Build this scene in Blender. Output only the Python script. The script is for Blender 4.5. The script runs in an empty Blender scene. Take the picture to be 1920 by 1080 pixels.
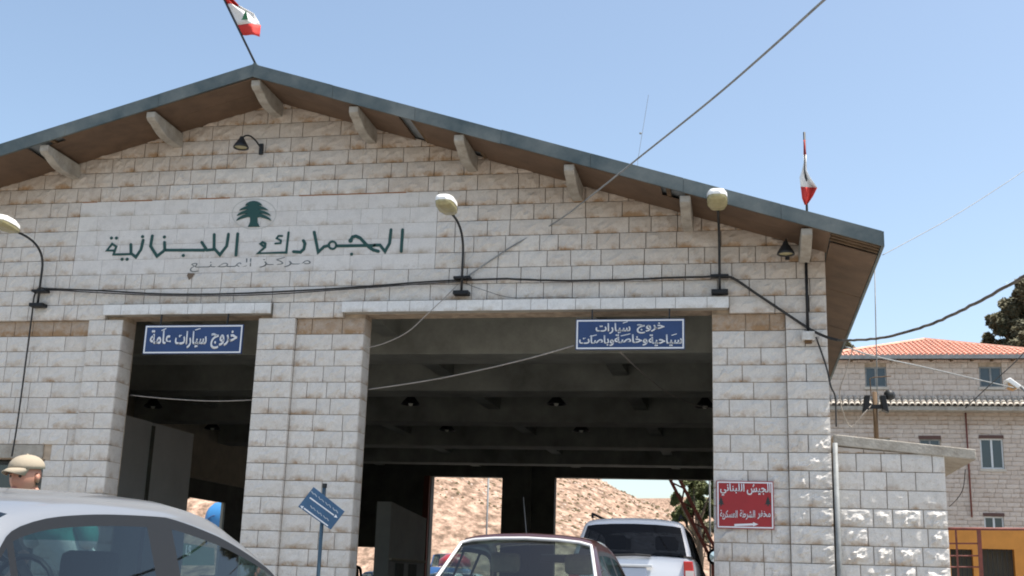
import bpy, bmesh, math, random
from mathutils import Vector, Matrix, noise
sc = bpy.context.scene
R = math.radians
rnd = random.Random(7)

# ------------------------------------------------------------------ camera, sky, sun, exposure
EYE = 1.1
YAW, PITCH, ROLL, FPX = R(-11.4), R(13.95), R(1.9), 2215.0
fwd = Vector((math.sin(YAW)*math.cos(PITCH), math.cos(YAW)*math.cos(PITCH), math.sin(PITCH)))
rt0 = Vector((math.cos(YAW), -math.sin(YAW), 0)); up0 = rt0.cross(fwd)
RT = rt0*math.cos(ROLL) + up0*math.sin(ROLL)
UP = -rt0*math.sin(ROLL) + up0*math.cos(ROLL)
cam_d = bpy.data.cameras.new('camera'); cam = bpy.data.objects.new('camera', cam_d)
sc.collection.objects.link(cam); sc.camera = cam
m = Matrix((RT, UP, -fwd)).transposed().to_4x4(); m.translation = (0, 0, EYE)
cam.matrix_world = m
cam_d.lens = FPX*36/1920; cam_d.sensor_width = 36; cam_d.clip_start = .05; cam_d.clip_end = 6000

SUN = Vector((0.345, -0.03, 0.94)).normalized()
world = bpy.data.worlds.new('World'); sc.world = world; world.use_nodes = True
nt = world.node_tree; nt.nodes.clear()
sky = nt.nodes.new('ShaderNodeTexSky'); sky.sky_type = 'NISHITA'; sky.sun_disc = False
sky.sun_elevation = math.asin(SUN.z); sky.sun_rotation = math.atan2(SUN.x, SUN.y)
sky.altitude = 900; sky.air_density = 1.0; sky.dust_density = 4.0; sky.ozone_density = 0.4
bg = nt.nodes.new('ShaderNodeBackground'); bg.inputs['Strength'].default_value = 0.13
wo = nt.nodes.new('ShaderNodeOutputWorld')
tint = nt.nodes.new('ShaderNodeMix'); tint.data_type = 'RGBA'; tint.blend_type = 'MULTIPLY'; tint.inputs[0].default_value = 1
tint.inputs[7].default_value = (1.07, 1.05, .96, 1)      # dusty summer air: a little less blue, evenly over the whole sky
nt.links.new(sky.outputs[0], tint.inputs[6]); nt.links.new(tint.outputs[2], bg.inputs[0]); nt.links.new(bg.outputs[0], wo.inputs[0])
sd = bpy.data.lights.new('sun', 'SUN'); sd.energy = 4.0; sd.angle = R(0.53); sd.color = (1, .95, .87)
so = bpy.data.objects.new('sun', sd); sc.collection.objects.link(so)
so.rotation_euler = SUN.to_track_quat('Z', 'Y').to_euler(); so.location = (5, -5, 40)
sc.view_settings.view_transform = 'Standard'; sc.view_settings.look = 'None'
sc.view_settings.gamma = 1; sc.view_settings.use_curve_mapping = False
sc.view_settings.exposure = 0.93
sc.cycles.filter_width = 1.9; sc.cycles.max_bounces = 8; sc.cycles.diffuse_bounces = 4; sc.cycles.transparent_max_bounces = 12

# ------------------------------------------------------------------ measuring: where a sight line of the photo meets a real plane
def ray(px, py): return RT*((px-960)/FPX) - UP*((py-540)/FPX) + fwd
def atY(px, py, Y):
    d = ray(px, py); return d*(Y/d.y) + Vector((0, 0, EYE))
def atX(px, py, X):
    d = ray(px, py); return d*(X/d.x) + Vector((0, 0, EYE))

# ------------------------------------------------------------------ object helpers
WM = {}
def wmat(o): return WM.get(o, Matrix.Identity(4))
def link(o, parent=None):
    sc.collection.objects.link(o)
    if parent is not None:
        o.parent = parent; o.matrix_parent_inverse = wmat(parent).inverted()
    return o
def tag(o, label=None, cat=None, group=None, kind=None):
    if label: o['label'] = label
    if cat: o['category'] = cat
    if group: o['group'] = group
    if kind: o['kind'] = kind
    return o
def thing(name, loc, label, cat, group=None):
    o = bpy.data.objects.new(name, None); o.location = loc; o.empty_display_size = .3
    link(o); WM[o] = Matrix.Translation(Vector(loc)); return tag(o, label, cat, group)
def copy_thing(root, delta, label=None):
    c = root.copy(); link(c); c.location = root.location + Vector(delta)
    WM[c] = Matrix.Translation(c.location)
    if label: c['label'] = label
    def rec(o, p):
        for ch in list(o.children):
            d = ch.copy(); sc.collection.objects.link(d); d.parent = p; d.matrix_parent_inverse = ch.matrix_parent_inverse.copy()
            rec(ch, d)
    rec(root, c); return c

class MB:
    def __init__(s): s.v = []; s.f = []; s.c = None
    def add(s, vs, fs):
        n = len(s.v); s.v += [tuple(v) for v in vs]; s.f += [tuple(i+n for i in f) for f in fs]; return s
    def box(s, x0, x1, y0, y1, z0, z1):
        return s.add([(x, y, z) for z in (z0, z1) for y in (y0, y1) for x in (x0, x1)],
                     [(0,2,3,1),(4,5,7,6),(0,1,5,4),(2,6,7,3),(0,4,6,2),(1,3,7,5)])
    def hexa(s, a, b):   # two quads (lists of four points), joined
        return s.add(list(a)+list(b), [(3,2,1,0),(4,5,6,7),(0,1,5,4),(1,2,6,5),(2,3,7,6),(3,0,4,7)])
    def bar(s, p, q, w, h=None, up=(0,0,1)):
        p, q = Vector(p), Vector(q); h = h or w; d = (q-p).normalized(); u = Vector(up)
        if abs(d.dot(u)) > .98: u = Vector((0, 1, 0))
        a = d.cross(u).normalized()*(w/2); b = a.cross(d).normalized()*(h/2)
        return s.hexa([p-a-b, p+a-b, p+a+b, p-a+b], [q-a-b, q+a-b, q+a+b, q-a+b])
    def tube(s, pts, r, n=8, cap=True):
        pts = [Vector(p) for p in pts]; rs = r if isinstance(r, (list, tuple)) else [r]*len(pts)
        prev = None; base = len(s.v); vs = []
        for i, p in enumerate(pts):
            d = (pts[min(i+1, len(pts)-1)] - pts[max(i-1, 0)]).normalized()
            u = prev if prev is not None else (Vector((0,0,1)) if abs(d.z) < .9 else Vector((0,1,0)))
            a = d.cross(u).normalized(); u = a.cross(d).normalized(); prev = u
            for k in range(n):
                t = 2*math.pi*k/n; vs.append(p + (a*math.cos(t) + u*math.sin(t))*rs[i])
        fs = []
        for i in range(len(pts)-1):
            for k in range(n):
                fs.append((i*n+k, (i+1)*n+k, (i+1)*n+(k+1)%n, i*n+(k+1)%n))
        if cap: fs += [tuple(range(n)), tuple(range((len(pts)-1)*n, len(pts)*n))[::-1]]
        return s.add(vs, fs)
    def lathe(s, prof, c=(0,0,0), n=16, axis='Z'):
        vs = []
        for (r, h) in prof:
            for k in range(n):
                t = 2*math.pi*k/n; a, b = r*math.cos(t), r*math.sin(t)
                v = {'Z': (a, b, h), 'X': (h, a, b), 'Y': (a, h, b)}[axis]
                vs.append((v[0]+c[0], v[1]+c[1], v[2]+c[2]))
        fs = [(i*n+k, i*n+(k+1)%n, (i+1)*n+(k+1)%n, (i+1)*n+k) for i in range(len(prof)-1) for k in range(n)]
        return s.add(vs, fs)
    def prism(s, poly, y0, y1):   # polygon in XZ, extruded along Y
        n = len(poly)
        return s.add([(x, y0, z) for x, z in poly]+[(x, y1, z) for x, z in poly],
                     [tuple(range(n)), tuple(range(n, 2*n))[::-1]] + [(i, i+n, (i+1) % n+n, (i+1) % n) for i in range(n)])
    def mesh(s, name, smooth=False):
        me = bpy.data.meshes.new(name); me.from_pydata(s.v, [], s.f); 
        if smooth: me.shade_smooth()
        me.update(); return me
    def build(s, name, mat, parent=None, smooth=False, bevel=0, auto=False, recalc=True):
        me = s.mesh(name)
        if recalc:
            bm = bmesh.new(); bm.from_mesh(me); bmesh.ops.recalc_face_normals(bm, faces=bm.faces); bm.to_mesh(me); bm.free()
        me.materials.append(mat)
        o = bpy.data.objects.new(name, me); link(o, parent)
        if smooth: me.shade_smooth()
        if bevel:
            b = o.modifiers.new('bevel', 'BEVEL'); b.width = bevel; b.segments = 2; b.limit_method = 'ANGLE'; b.angle_limit = R(40)
        return o

# ------------------------------------------------------------------ materials
def mat(name, col, rough=.7, metal=0, var=0, vscale=4, bump=0, bscale=30, spec=.5, coat=0, col2=None, coords='pos'):
    m = bpy.data.materials.new(name); m.use_nodes = True; n = m.node_tree; b = n.nodes['Principled BSDF']
    b.inputs['Base Color'].default_value = (*col, 1); b.inputs['Roughness'].default_value = rough
    b.inputs['Metallic'].default_value = metal; b.inputs['Specular IOR Level'].default_value = spec
    b.inputs['Coat Weight'].default_value = coat; b.inputs['Coat Roughness'].default_value = .04
    if var or bump or col2:
        g = n.nodes.new('ShaderNodeNewGeometry'); pos = g.outputs['Position']
        if var or col2:
            t = n.nodes.new('ShaderNodeTexNoise'); t.inputs['Scale'].default_value = vscale; t.inputs['Detail'].default_value = 6
            t.inputs['Roughness'].default_value = .65
            n.links.new(pos, t.inputs['Vector'])
            mr = n.nodes.new('ShaderNodeMapRange'); mr.inputs[1].default_value = .35; mr.inputs[2].default_value = .68
            n.links.new(t.outputs[0], mr.inputs[0])
            mx = n.nodes.new('ShaderNodeMix'); mx.data_type = 'RGBA'
            c2 = col2 or tuple(c*(1-var) for c in col)
            c1 = col if col2 else tuple(min(1, c*(1+var)) for c in col)
            mx.inputs[6].default_value = (*c1, 1); mx.inputs[7].default_value = (*c2, 1)
            n.links.new(mr.outputs[0], mx.inputs[0]); n.links.new(mx.outputs[2], b.inputs['Base Color'])
        if bump:
            t2 = n.nodes.new('ShaderNodeTexNoise'); t2.inputs['Scale'].default_value = bscale; t2.inputs['Detail'].default_value = 5
            n.links.new(pos, t2.inputs['Vector'])
            bp = n.nodes.new('ShaderNodeBump'); bp.inputs['Strength'].default_value = bump; bp.inputs['Distance'].default_value = .02
            n.links.new(t2.outputs[0], bp.inputs['Height']); n.links.new(bp.outputs[0], b.inputs['Normal'])
    return m

def glass_mat(name, tint, gloss=.12, rough=.02):
    m = bpy.data.materials.new(name); m.use_nodes = True; n = m.node_tree; n.nodes.clear()
    o = n.nodes.new('ShaderNodeOutputMaterial'); tr = n.nodes.new('ShaderNodeBsdfTransparent'); tr.inputs[0].default_value = (*tint, 1)
    gl = n.nodes.new('ShaderNodeBsdfGlossy'); gl.inputs['Roughness'].default_value = rough; gl.inputs[0].default_value = (.95, .97, 1, 1)
    lw = n.nodes.new('ShaderNodeLayerWeight'); lw.inputs[0].default_value = .5
    pw = n.nodes.new('ShaderNodeMath'); pw.operation = 'POWER'; pw.inputs[1].default_value = 4.0
    n.links.new(lw.outputs['Facing'], pw.inputs[0]); fr = pw
    mp = n.nodes.new('ShaderNodeMath'); mp.operation = 'MULTIPLY_ADD'; mp.inputs[1].default_value = .5; mp.inputs[2].default_value = gloss
    mx = n.nodes.new('ShaderNodeMixShader')
    n.links.new(fr.outputs[0], mp.inputs[0]); n.links.new(mp.outputs[0], mx.inputs[0])
    n.links.new(tr.outputs[0], mx.inputs[1]); n.links.new(gl.outputs[0], mx.inputs[2]); n.links.new(mx.outputs[0], o.inputs[0])
    return m

def stone_mat(name, light, dark, stain, bump=.8):
    """stone whose attribute 'st' holds (tint, height within the stone, grime)"""
    m = bpy.data.materials.new(name); m.use_nodes = True; n = m.node_tree; b = n.nodes['Principled BSDF']
    b.inputs['Roughness'].default_value = .88; b.inputs['Specular IOR Level'].default_value = .25
    L = n.links.new; N = n.nodes.new
    at = N('ShaderNodeAttribute'); at.attribute_name = 'st'; sep = N('ShaderNodeSeparateColor'); L(at.outputs['Color'], sep.inputs[0])
    g = N('ShaderNodeNewGeometry')
    def nz(scale, detail=6, rough=.6, vec=None):
        t = N('ShaderNodeTexNoise'); t.inputs['Scale'].default_value = scale; t.inputs['Detail'].default_value = detail
        t.inputs['Roughness'].default_value = rough; L(vec or g.outputs['Position'], t.inputs['Vector']); return t.outputs[0]
    def mr(x, a, c, d=0., e=1.):
        t = N('ShaderNodeMapRange'); t.inputs[1].default_value = a; t.inputs[2].default_value = c
        t.inputs[3].default_value = d; t.inputs[4].default_value = e; L(x, t.inputs[0]); return t.outputs[0]
    def mth(op, a, c):
        t = N('ShaderNodeMath'); t.operation = op; t.use_clamp = op in ('ADD',)
        for i, x in enumerate((a, c)):
            if isinstance(x, (int, float)): t.inputs[i].default_value = x
            else: L(x, t.inputs[i])
        return t.outputs[0]
    def mix(f, a, c):
        t = N('ShaderNodeMix'); t.data_type = 'RGBA'; L(f, t.inputs[0])
        for i, x in ((6, a), (7, c)):
            if isinstance(x, tuple): t.inputs[i].default_value = (*x, 1)
            else: L(x, t.inputs[i])
        return t.outputs[2]
    base = mix(sep.outputs[0], dark, light)
    base = mix(mth('MULTIPLY', mr(nz(60, 4, .7), .42, .66), .38), base, tuple(c*.66 for c in dark))
    base = mix(mth('MULTIPLY', mr(nz(9), .45, .75), .45), base, tuple(c*.72 for c in dark))
    # brown weathering and rock-face shade painted in: near the lower edge of each stone, in patches, plus grime from the attribute
    low = mr(sep.outputs[1], .42, .05)
    patch = mr(nz(3.2, 8, .7), .46, .66)
    f1 = mth('MULTIPLY', mth('MULTIPLY', low, patch), .95)
    speck = mth('MULTIPLY', mr(nz(38, 4, .7), .58, .72), mr(nz(2.0), .42, .62, .1, .8))
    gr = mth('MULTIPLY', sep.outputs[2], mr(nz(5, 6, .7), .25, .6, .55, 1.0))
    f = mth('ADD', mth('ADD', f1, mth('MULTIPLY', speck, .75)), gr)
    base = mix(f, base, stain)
    L(base, b.inputs['Base Color'])
    bp = N('ShaderNodeBump'); bp.inputs['Strength'].default_value = bump; bp.inputs['Distance'].default_value = .03
    L(mth('ADD', mth('MULTIPLY', nz(11, 8, .7), .7), mth('MULTIPLY', nz(45, 3), .2)), bp.inputs['Height']); L(bp.outputs[0], b.inputs['Normal'])
    return m

M = dict(
 stone=stone_mat('rock_faced_limestone', (.74, .705, .66), (.68, .645, .60), (.33, .215, .125)),
 smooth=stone_mat('smooth_limestone', (.73, .71, .685), (.69, .67, .65), (.40, .34, .27), .08),
 lintel=stone_mat('white_lintel_stone', (.80, .80, .79), (.74, .74, .73), (.45, .40, .33), .06),
 farstone=stone_mat('far_limestone', (.72, .635, .56), (.56, .47, .40), (.34, .24, .17), .3),
 mortar=mat('joint_mortar', (.40, .315, .235), .95, var=.3, vscale=6, bump=.4),
 concrete=mat('weathered_concrete', (.42, .39, .34), .9, var=.18, vscale=5, bump=.5, col2=(.27, .24, .20)),
 plaster=mat('soffit_plaster', (.40, .375, .33), .9, var=.12, vscale=3, bump=.2),
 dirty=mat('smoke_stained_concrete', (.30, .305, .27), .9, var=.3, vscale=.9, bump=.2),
 black=mat('dark_inner_wall', (.12, .12, .105), .9, var=.3, vscale=1.0),
 booth=mat('grey_booth_panel', (.62, .63, .63), .6, var=.08, vscale=1),
 beige=mat('beige_inner_wall', (.46, .41, .32), .85, var=.15, vscale=2),
 soffit=mat('brown_soffit_board', (.115, .07, .042), .75, var=.22, vscale=2.5, bump=.2, bscale=12),
 wood=mat('old_rafter_timber', (.12, .075, .04), .85, var=.3, vscale=5),
 fascia=mat('painted_metal_fascia', (.045, .07, .078), .6, vscale=1.3, col2=(.15, .17, .165), bump=.15, bscale=8),
 roofing=mat('roof_sheeting', (.22, .24, .25), .6, metal=.2, var=.15),
 darkmetal=mat('dark_painted_metal', (.03, .032, .034), .5, metal=.4, var=.3, vscale=8),
 galv=mat('galvanised_pipe', (.24, .25, .25), .65, metal=.1, var=.2, vscale=6),
 wire=mat('black_cable', (.025, .024, .023), .7, var=.4, vscale=9),
 wirebrown=mat('taped_cable', (.10, .085, .07), .75, var=.5, vscale=7),
 wirepale=mat('pale_cable', (.33, .30, .27), .7, var=.2),
 lampwhite=mat('white_lamp_housing', (.80, .80, .78), .4),
 lens=mat('yellowed_lamp_lens', (.36, .32, .17), .25, var=.15, vscale=12),
 green=mat('dark_green_lettering', (.008, .058, .05), .45),
 greyink=mat('thin_grey_lettering', (.16, .18, .18), .6),
 blue=mat('blue_sign_enamel', (.015, .044, .145), .35, var=.10, vscale=4),
 signwhite=mat('white_sign_paint', (.74, .76, .79), .4),
 red=mat('red_sign_enamel', (.32, .010, .016), .35, var=.06, vscale=5),
 flagred=mat('flag_red_cloth', (.62, .04, .03), .8),
 flagwhite=mat('flag_white_cloth', (.78, .76, .74), .8),
 flaggreen=mat('flag_green_cloth', (.03, .16, .07), .8),
 asphalt=mat('dusty_asphalt', (.21, .195, .175), .9, var=.2, vscale=.6, bump=.3),
 silver=mat('silver_car_paint', (.25, .26, .275), .3, metal=.3, coat=.8),
 maroon=mat('maroon_car_paint', (.05, .013, .011), .3, coat=.7, var=.1, vscale=3),
 suv=mat('pearl_suv_paint', (.66, .67, .69), .28, metal=.2, coat=.8),
 bluecar=mat('blue_car_paint', (.05, .14, .34), .35, coat=.6),
 whitecar=mat('white_car_paint', (.72, .72, .72), .35, coat=.5),
 redcar=mat('red_car_paint', (.35, .03, .03), .35, coat=.5),
 trim=mat('black_rubber_trim', (.012, .013, .015), .5, spec=.3),
 chrome=mat('bright_window_trim', (.74, .73, .71), .25, metal=.3),
 rubber=mat('tyre_rubber', (.02, .02, .02), .85),
 seat=mat('dark_seat_fabric', (.035, .038, .042), .85),
 tan=mat('tan_seat_cover', (.42, .34, .24), .85, var=.15, vscale=8),
 glass=glass_mat('tinted_car_glass', (.33, .42, .42), .05),
 glassg=glass_mat('green_rear_glass', (.50, .60, .56), .06),
 darkglass=glass_mat('privacy_glass', (.11, .14, .18), .02),
 winglass=mat('window_glass', (.02, .035, .045), .12, spec=.8),
 taill=mat('tail_lamp_red', (.45, .01, .01), .2, coat=.5),
 tailw=mat('tail_lamp_clear', (.7, .62, .58), .2, coat=.5),
 tile=mat('orange_roof_tile', (.62, .34, .25), .8, var=.12, vscale=3),
 paletile=mat('pale_weathered_tile', (.50, .45, .385), .85, var=.12, vscale=4),
 white=mat('white_painted_frame', (.62, .63, .63), .5),
 orange=mat('orange_painted_wall', (.50, .21, .035), .7, var=.12, vscale=2),
 rail=mat('red_oxide_railing', (.17, .045, .032), .6, var=.3, vscale=6),
 skin=mat('skin', (.46, .22, .15), .55), cap=mat('beige_cotton_cap', (.33, .28, .21), .9, bump=.1, bscale=60),
 hair=mat('dark_hair', (.015, .012, .01), .7), shirt=mat('white_shirt', (.72, .74, .74), .8, bump=.3, bscale=12),
 teal=mat('teal_collar', (.03, .40, .33), .7), trousers=mat('dark_trousers', (.04, .045, .06), .85),
 darkcloth=mat('black_clothes', (.012, .012, .013), .9),
 eye=mat('dark_eye', (.02, .015, .012), .3), lips=mat('lips', (.33, .12, .10), .5),
 bark=mat('bark', (.10, .075, .05), .9, var=.3, vscale=6, bump=.5),
 leaf=mat('broad_leaf', (.16, .175, .06), .7, col2=(.045, .065, .02), vscale=1.3),
 pine=mat('dusty_pine_needles', (.17, .15, .085), .8, col2=(.045, .055, .028), vscale=1.1),
 yellowish=mat('reflector_glass', (.75, .75, .65), .15),
)

# ================================================================== THE SETTING
def hnoise(x, y, s, o=0): return noise.fractal(Vector((x*s+o, y*s-o, o*.37)), 1.0, 2.0, 5)
def ground_sheet():
    b = MB(); b.add([(-1500, -60, 0), (1500, -60, 0), (1500, 72, 0), (-1500, 72, 0)], [(0, 1, 2, 3)])
    return b.build('ground', M['asphalt'], recalc=False)
tag(ground_sheet(), kind='structure')
# painted lane lines on the forecourt
for i, x in enumerate((-.3, -5.8)):
    b = MB(); b.add([(x-.07, -8, .004), (x+.07, -8, .004), (x+.07, 15.5, .004), (x-.07, 15.5, .004)], [(0, 1, 2, 3)])
    tag(b.build('lane_marking', M['signwhite'], recalc=False), kind='structure')

def hill_mat():
    m = bpy.data.materials.new('dry_hillside'); m.use_nodes = True; n = m.node_tree; b = n.nodes['Principled BSDF']
    b.inputs['Roughness'].default_value = .95; b.inputs['Specular IOR Level'].default_value = .1
    L = n.links.new; N = n.nodes.new; g = N('ShaderNodeNewGeometry')
    mp = N('ShaderNodeMapping'); mp.vector_type = 'TEXTURE'; mp.inputs['Rotation'].default_value = (0, R(32), 0); mp.inputs['Scale'].default_value = (2.2, 5, .8); L(g.outputs['Position'], mp.inputs[0])
    t = N('ShaderNodeTexNoise'); t.inputs['Scale'].default_value = 1.3; t.inputs['Detail'].default_value = 10; t.inputs['Roughness'].default_value = .72; L(mp.outputs[0], t.inputs['Vector'])
    cr = N('ShaderNodeValToRGB'); L(t.outputs[0], cr.inputs[0])
    e = cr.color_ramp.elements; e[0].position = .36; e[0].color = (.10, .07, .05, 1); e[1].position = .66; e[1].color = (.50, .36, .275, 1)
    for p, c in ((.45, (.19, .13, .092, 1)), (.54, (.33, .225, .165, 1))):
        x = e.new(p); x.color = c
    L(cr.outputs[0], b.inputs['Base Color']); return m
M['hill'] = hill_mat()
def hill(name, x0, x1, y0, y1, nx, ny, H):
    b = MB(); vs = []; fs = []
    for j in range(ny+1):
        for i in range(nx+1):
            x = x0+(x1-x0)*i/nx; y = y0+(y1-y0)*j/ny; vs.append((x, y, H(x, y)))
    for j in range(ny):
        for i in range(nx):
            a = j*(nx+1)+i; fs.append((a, a+1, a+nx+2, a+nx+1))
    b.add(vs, fs); o = b.build(name, M['hill'], recalc=False, smooth=True); tag(o, kind='structure'); return o
def sstep(a, b_, x): t = max(0, min(1, (x-a)/(b_-a))); return t*t*(3-2*t)
# ridge heights of the near hill over X (at distance ~250 m): high on the left, falling to the right
def ridge1(x):
    pts = [(-900, 60), (-260, 52), (-120, 46), (-60, 34), (-33.5, 22.3), (-21.5, 17.3), (-6, 13.2), (30, 8), (90, 5), (900, 4)]
    for (a, za), (c, zc) in zip(pts, pts[1:]):
        if a <= x <= c: return za+(zc-za)*(x-a)/(c-a)
    return 4
def H1(x, y):
    if y < 76: return -.02
    t = sstep(72, 250, y)*(1 if y < 250 else max(0, 1-(y-250)/200))
    xs = x*250/max(y, 120)
    return max(-.02, t*ridge1(xs)*(1) + hnoise(x, y, .03)*2.2*t + hnoise(x, y, .15, 3)*.5*t)
hill('near_hill', -420, 420, 72, 430, 240, 150, H1)
def H2(x, y):
    t = sstep(430, 700, y)
    return -.05 + t*(50 + 4*math.sin(x*.013+.9) + 9*hnoise(x, y, .006, 7) + 2*hnoise(x, y, .03, 2))
hill('far_hill', -1500, 1500, 430, 1100, 200, 60, H2)

# scrub and pale rocks on the near hill: real small geometry, uncountable
def scatter(name, m, cnt, size, flat, seed, label, cat):
    r = random.Random(seed); b = MB()
    for i in range(cnt):
        x = r.uniform(-150, 60); y = r.uniform(135, 255); z = H1(x, y); s = r.uniform(*size)
        pts = []
        for k in range(6):
            t = k*math.pi/3+r.uniform(-.3, .3); pts.append((x+math.cos(t)*s*r.uniform(.7, 1.2), y+math.sin(t)*s, z-.1))
        top = [(x+(p[0]-x)*.6, y+(p[1]-y)*.6, z+s*flat*r.uniform(.6, 1.1)) for p in pts]
        b.add(pts+top+[(x, y, z+s*flat*1.2)], [(k, (k+1) % 6, (k+1) % 6+6, k+6) for k in range(6)]+[(k+6, (k+1) % 6+6, 12) for k in range(6)])
    o = b.build(name, m, recalc=False); tag(o, label, cat, kind='stuff')
M['scrub'] = mat('dry_scrub', (.13, .10, .055), .95, var=.3, vscale=.4); M['rock'] = mat('pale_rock', (.50, .39, .32), .95, var=.15, vscale=.5)
scatter('scrub', M['scrub'], 6000, (.12, .38), .6, 3, 'low dry scrub dotted over the bare hillside behind the hall', 'scrub')
scatter('rocks', M['rock'], 7000, (.10, .35), .3, 4, 'pale boulders scattered over the bare hillside behind the hall', 'rocks')

# ================================================================== CUSTOMS HALL
W = 16.95                     # face of the gable wall
Z0 = 4.97; CH = .25           # level of the joint under the lintels, height of a course
RX, RZ = -7.43, 8.60          # ridge, underside of the roof
XL, XR = -16.05, 1.17         # side walls
YB = 44.0
def roofz(x): return RZ - (.318*(x-RX) if x > RX else .272*(RX-x))
hall = thing('customs_hall', (RX, W, 0), 'long gabled stone customs hall with two drive-through openings and a brown boarded overhanging roof', 'building')

def holes_wall(x0, x1, z0, z1, holes, y0, y1, top=None):
    """solid wall in the XZ plane between y0 and y1 with rectangular holes; top(x) clips it"""
    xs = sorted({x0, x1, *[h[0] for h in holes], *[h[1] for h in holes]}); xs = [x for x in xs if x0 <= x <= x1]
    if top and RX not in xs: xs = sorted(xs+[RX])
    zs = sorted({z0, z1, *[h[2] for h in holes], *[h[3] for h in holes]}); zs = [z for z in zs if z0 <= z <= z1]
    b = MB()
    for xa, xb in zip(xs, xs[1:]):
        for za, zb in zip(zs, zs[1:]):
            cx, cz = (xa+xb)/2, (za+zb)/2
            if any(h[0] < cx < h[1] and h[2] < cz < h[3] for h in holes): continue
            ta, tb = zb, zb
            if top and zb == zs[-1]: ta, tb = top(xa), top(xb)
            q = lambda y: [(xa, y, za), (xb, y, za), (xb, y, tb), (xa, y, ta)]
            b.hexa(q(y0), q(y1))
    return b
OP1 = (-9.75, -7.44, 0, 5.03); OP2 = (-5.73, -.45, 0, 5.03); OP3 = (-13.6, -10.88, .9, 2.74)
wall = holes_wall(XL, XR-.05, 0, 6.0, [OP1, OP2, OP3], W+.095, W+.42, top=lambda x: roofz(x)+.1)
wall = wall.build('wall', M['mortar'], hall)

def stone(x0, x1, z0, z1, y, bulge, seed, top=None, nx=5, nz=3, tint=None, grime_shade=0., gap=.0055, ret=None, depth=.09, rough=0):
    """one rock-faced block as (verts, faces, colours)"""
    r = random.Random(seed); x0 += gap; x1 -= gap; z0 += gap; z1 -= gap*.8
    tint = r.random() if tint is None else tint
    V, F, C = [], [], []
    ox, oz = r.uniform(0, 50), r.uniform(0, 50)
    def col(v): C.append((tint, v, grime_shade, 1))
    for j in range(nz+1):
        for i in range(nx+1):
            u, v = i/nx, j/nz
            edge = i in (0, nx) or j in (0, nz)
            x = x0+(x1-x0)*u; zt = z1 if top is None else max(z0+.002, min(z1, top(x)))
            z = z0+(zt-z0)*v
            if edge: d = r.uniform(0, .003)
            else:
                d = bulge*(.35+.65*(1-v)**.6*(v*3 if v < .34 else 1)) * (.75+.8*noise.noise(Vector((x*9+ox, z*14+oz, 1.7)))) + .006
                if rough:
                    h = noise.noise(Vector((x*11+ox, z*11+oz, 4.2)))+.5*noise.noise(Vector((x*26+ox, z*26+oz, 8.2)))
                    d = .005+min(1, 2.6*min(u, 1-u, v, 1-v))*max(0, bulge*(.9-.3*v+(1.5 if bulge > .02 else 1.1)*h))
                x += r.uniform(-.3, .3)*(x1-x0)/nx; z += r.uniform(-.25, .25)*(zt-z0)/nz
            V.append((x, y-d, z)); col(v)
    idx = lambda i, j: j*(nx+1)+i
    for j in range(nz):
        for i in range(nx): F.append((idx(i, j), idx(i+1, j), idx(i+1, j+1), idx(i, j+1)))
    ring = [idx(i, 0) for i in range(nx+1)] + [idx(nx, j) for j in range(1, nz+1)] + [idx(i, nz) for i in range(nx-1, -1, -1)] + [idx(0, j) for j in range(nz-1, 0, -1)]
    corners = [idx(0, 0), idx(nx, 0), idx(nx, nz), idx(0, nz)]
    n0 = len(V)
    for c in ring: V.append((V[c][0], y+depth, V[c][2])); C.append(C[c])
    k = len(ring)
    for a in range(k): F.append((ring[(a+1) % k], ring[a], n0+a, n0+(a+1) % k))
    return V, F, C
def to_obj(data, name, m, parent, shade=False):
    V, F, C = [], [], []
    for (v, f, c) in data:
        n = len(V); V += v; F += [tuple(i+n for i in q) for q in f]; C += c
    me = bpy.data.meshes.new(name); me.from_pydata(V, [], F)
    a = me.color_attributes.new('st', 'FLOAT_COLOR', 'POINT'); a.data.foreach_set('color', [x for c in C for x in c])
    me.materials.append(m); me.update()
    if shade: me.shade_smooth()
    o = bpy.data.objects.new(name, me); link(o, parent); return o

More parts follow.
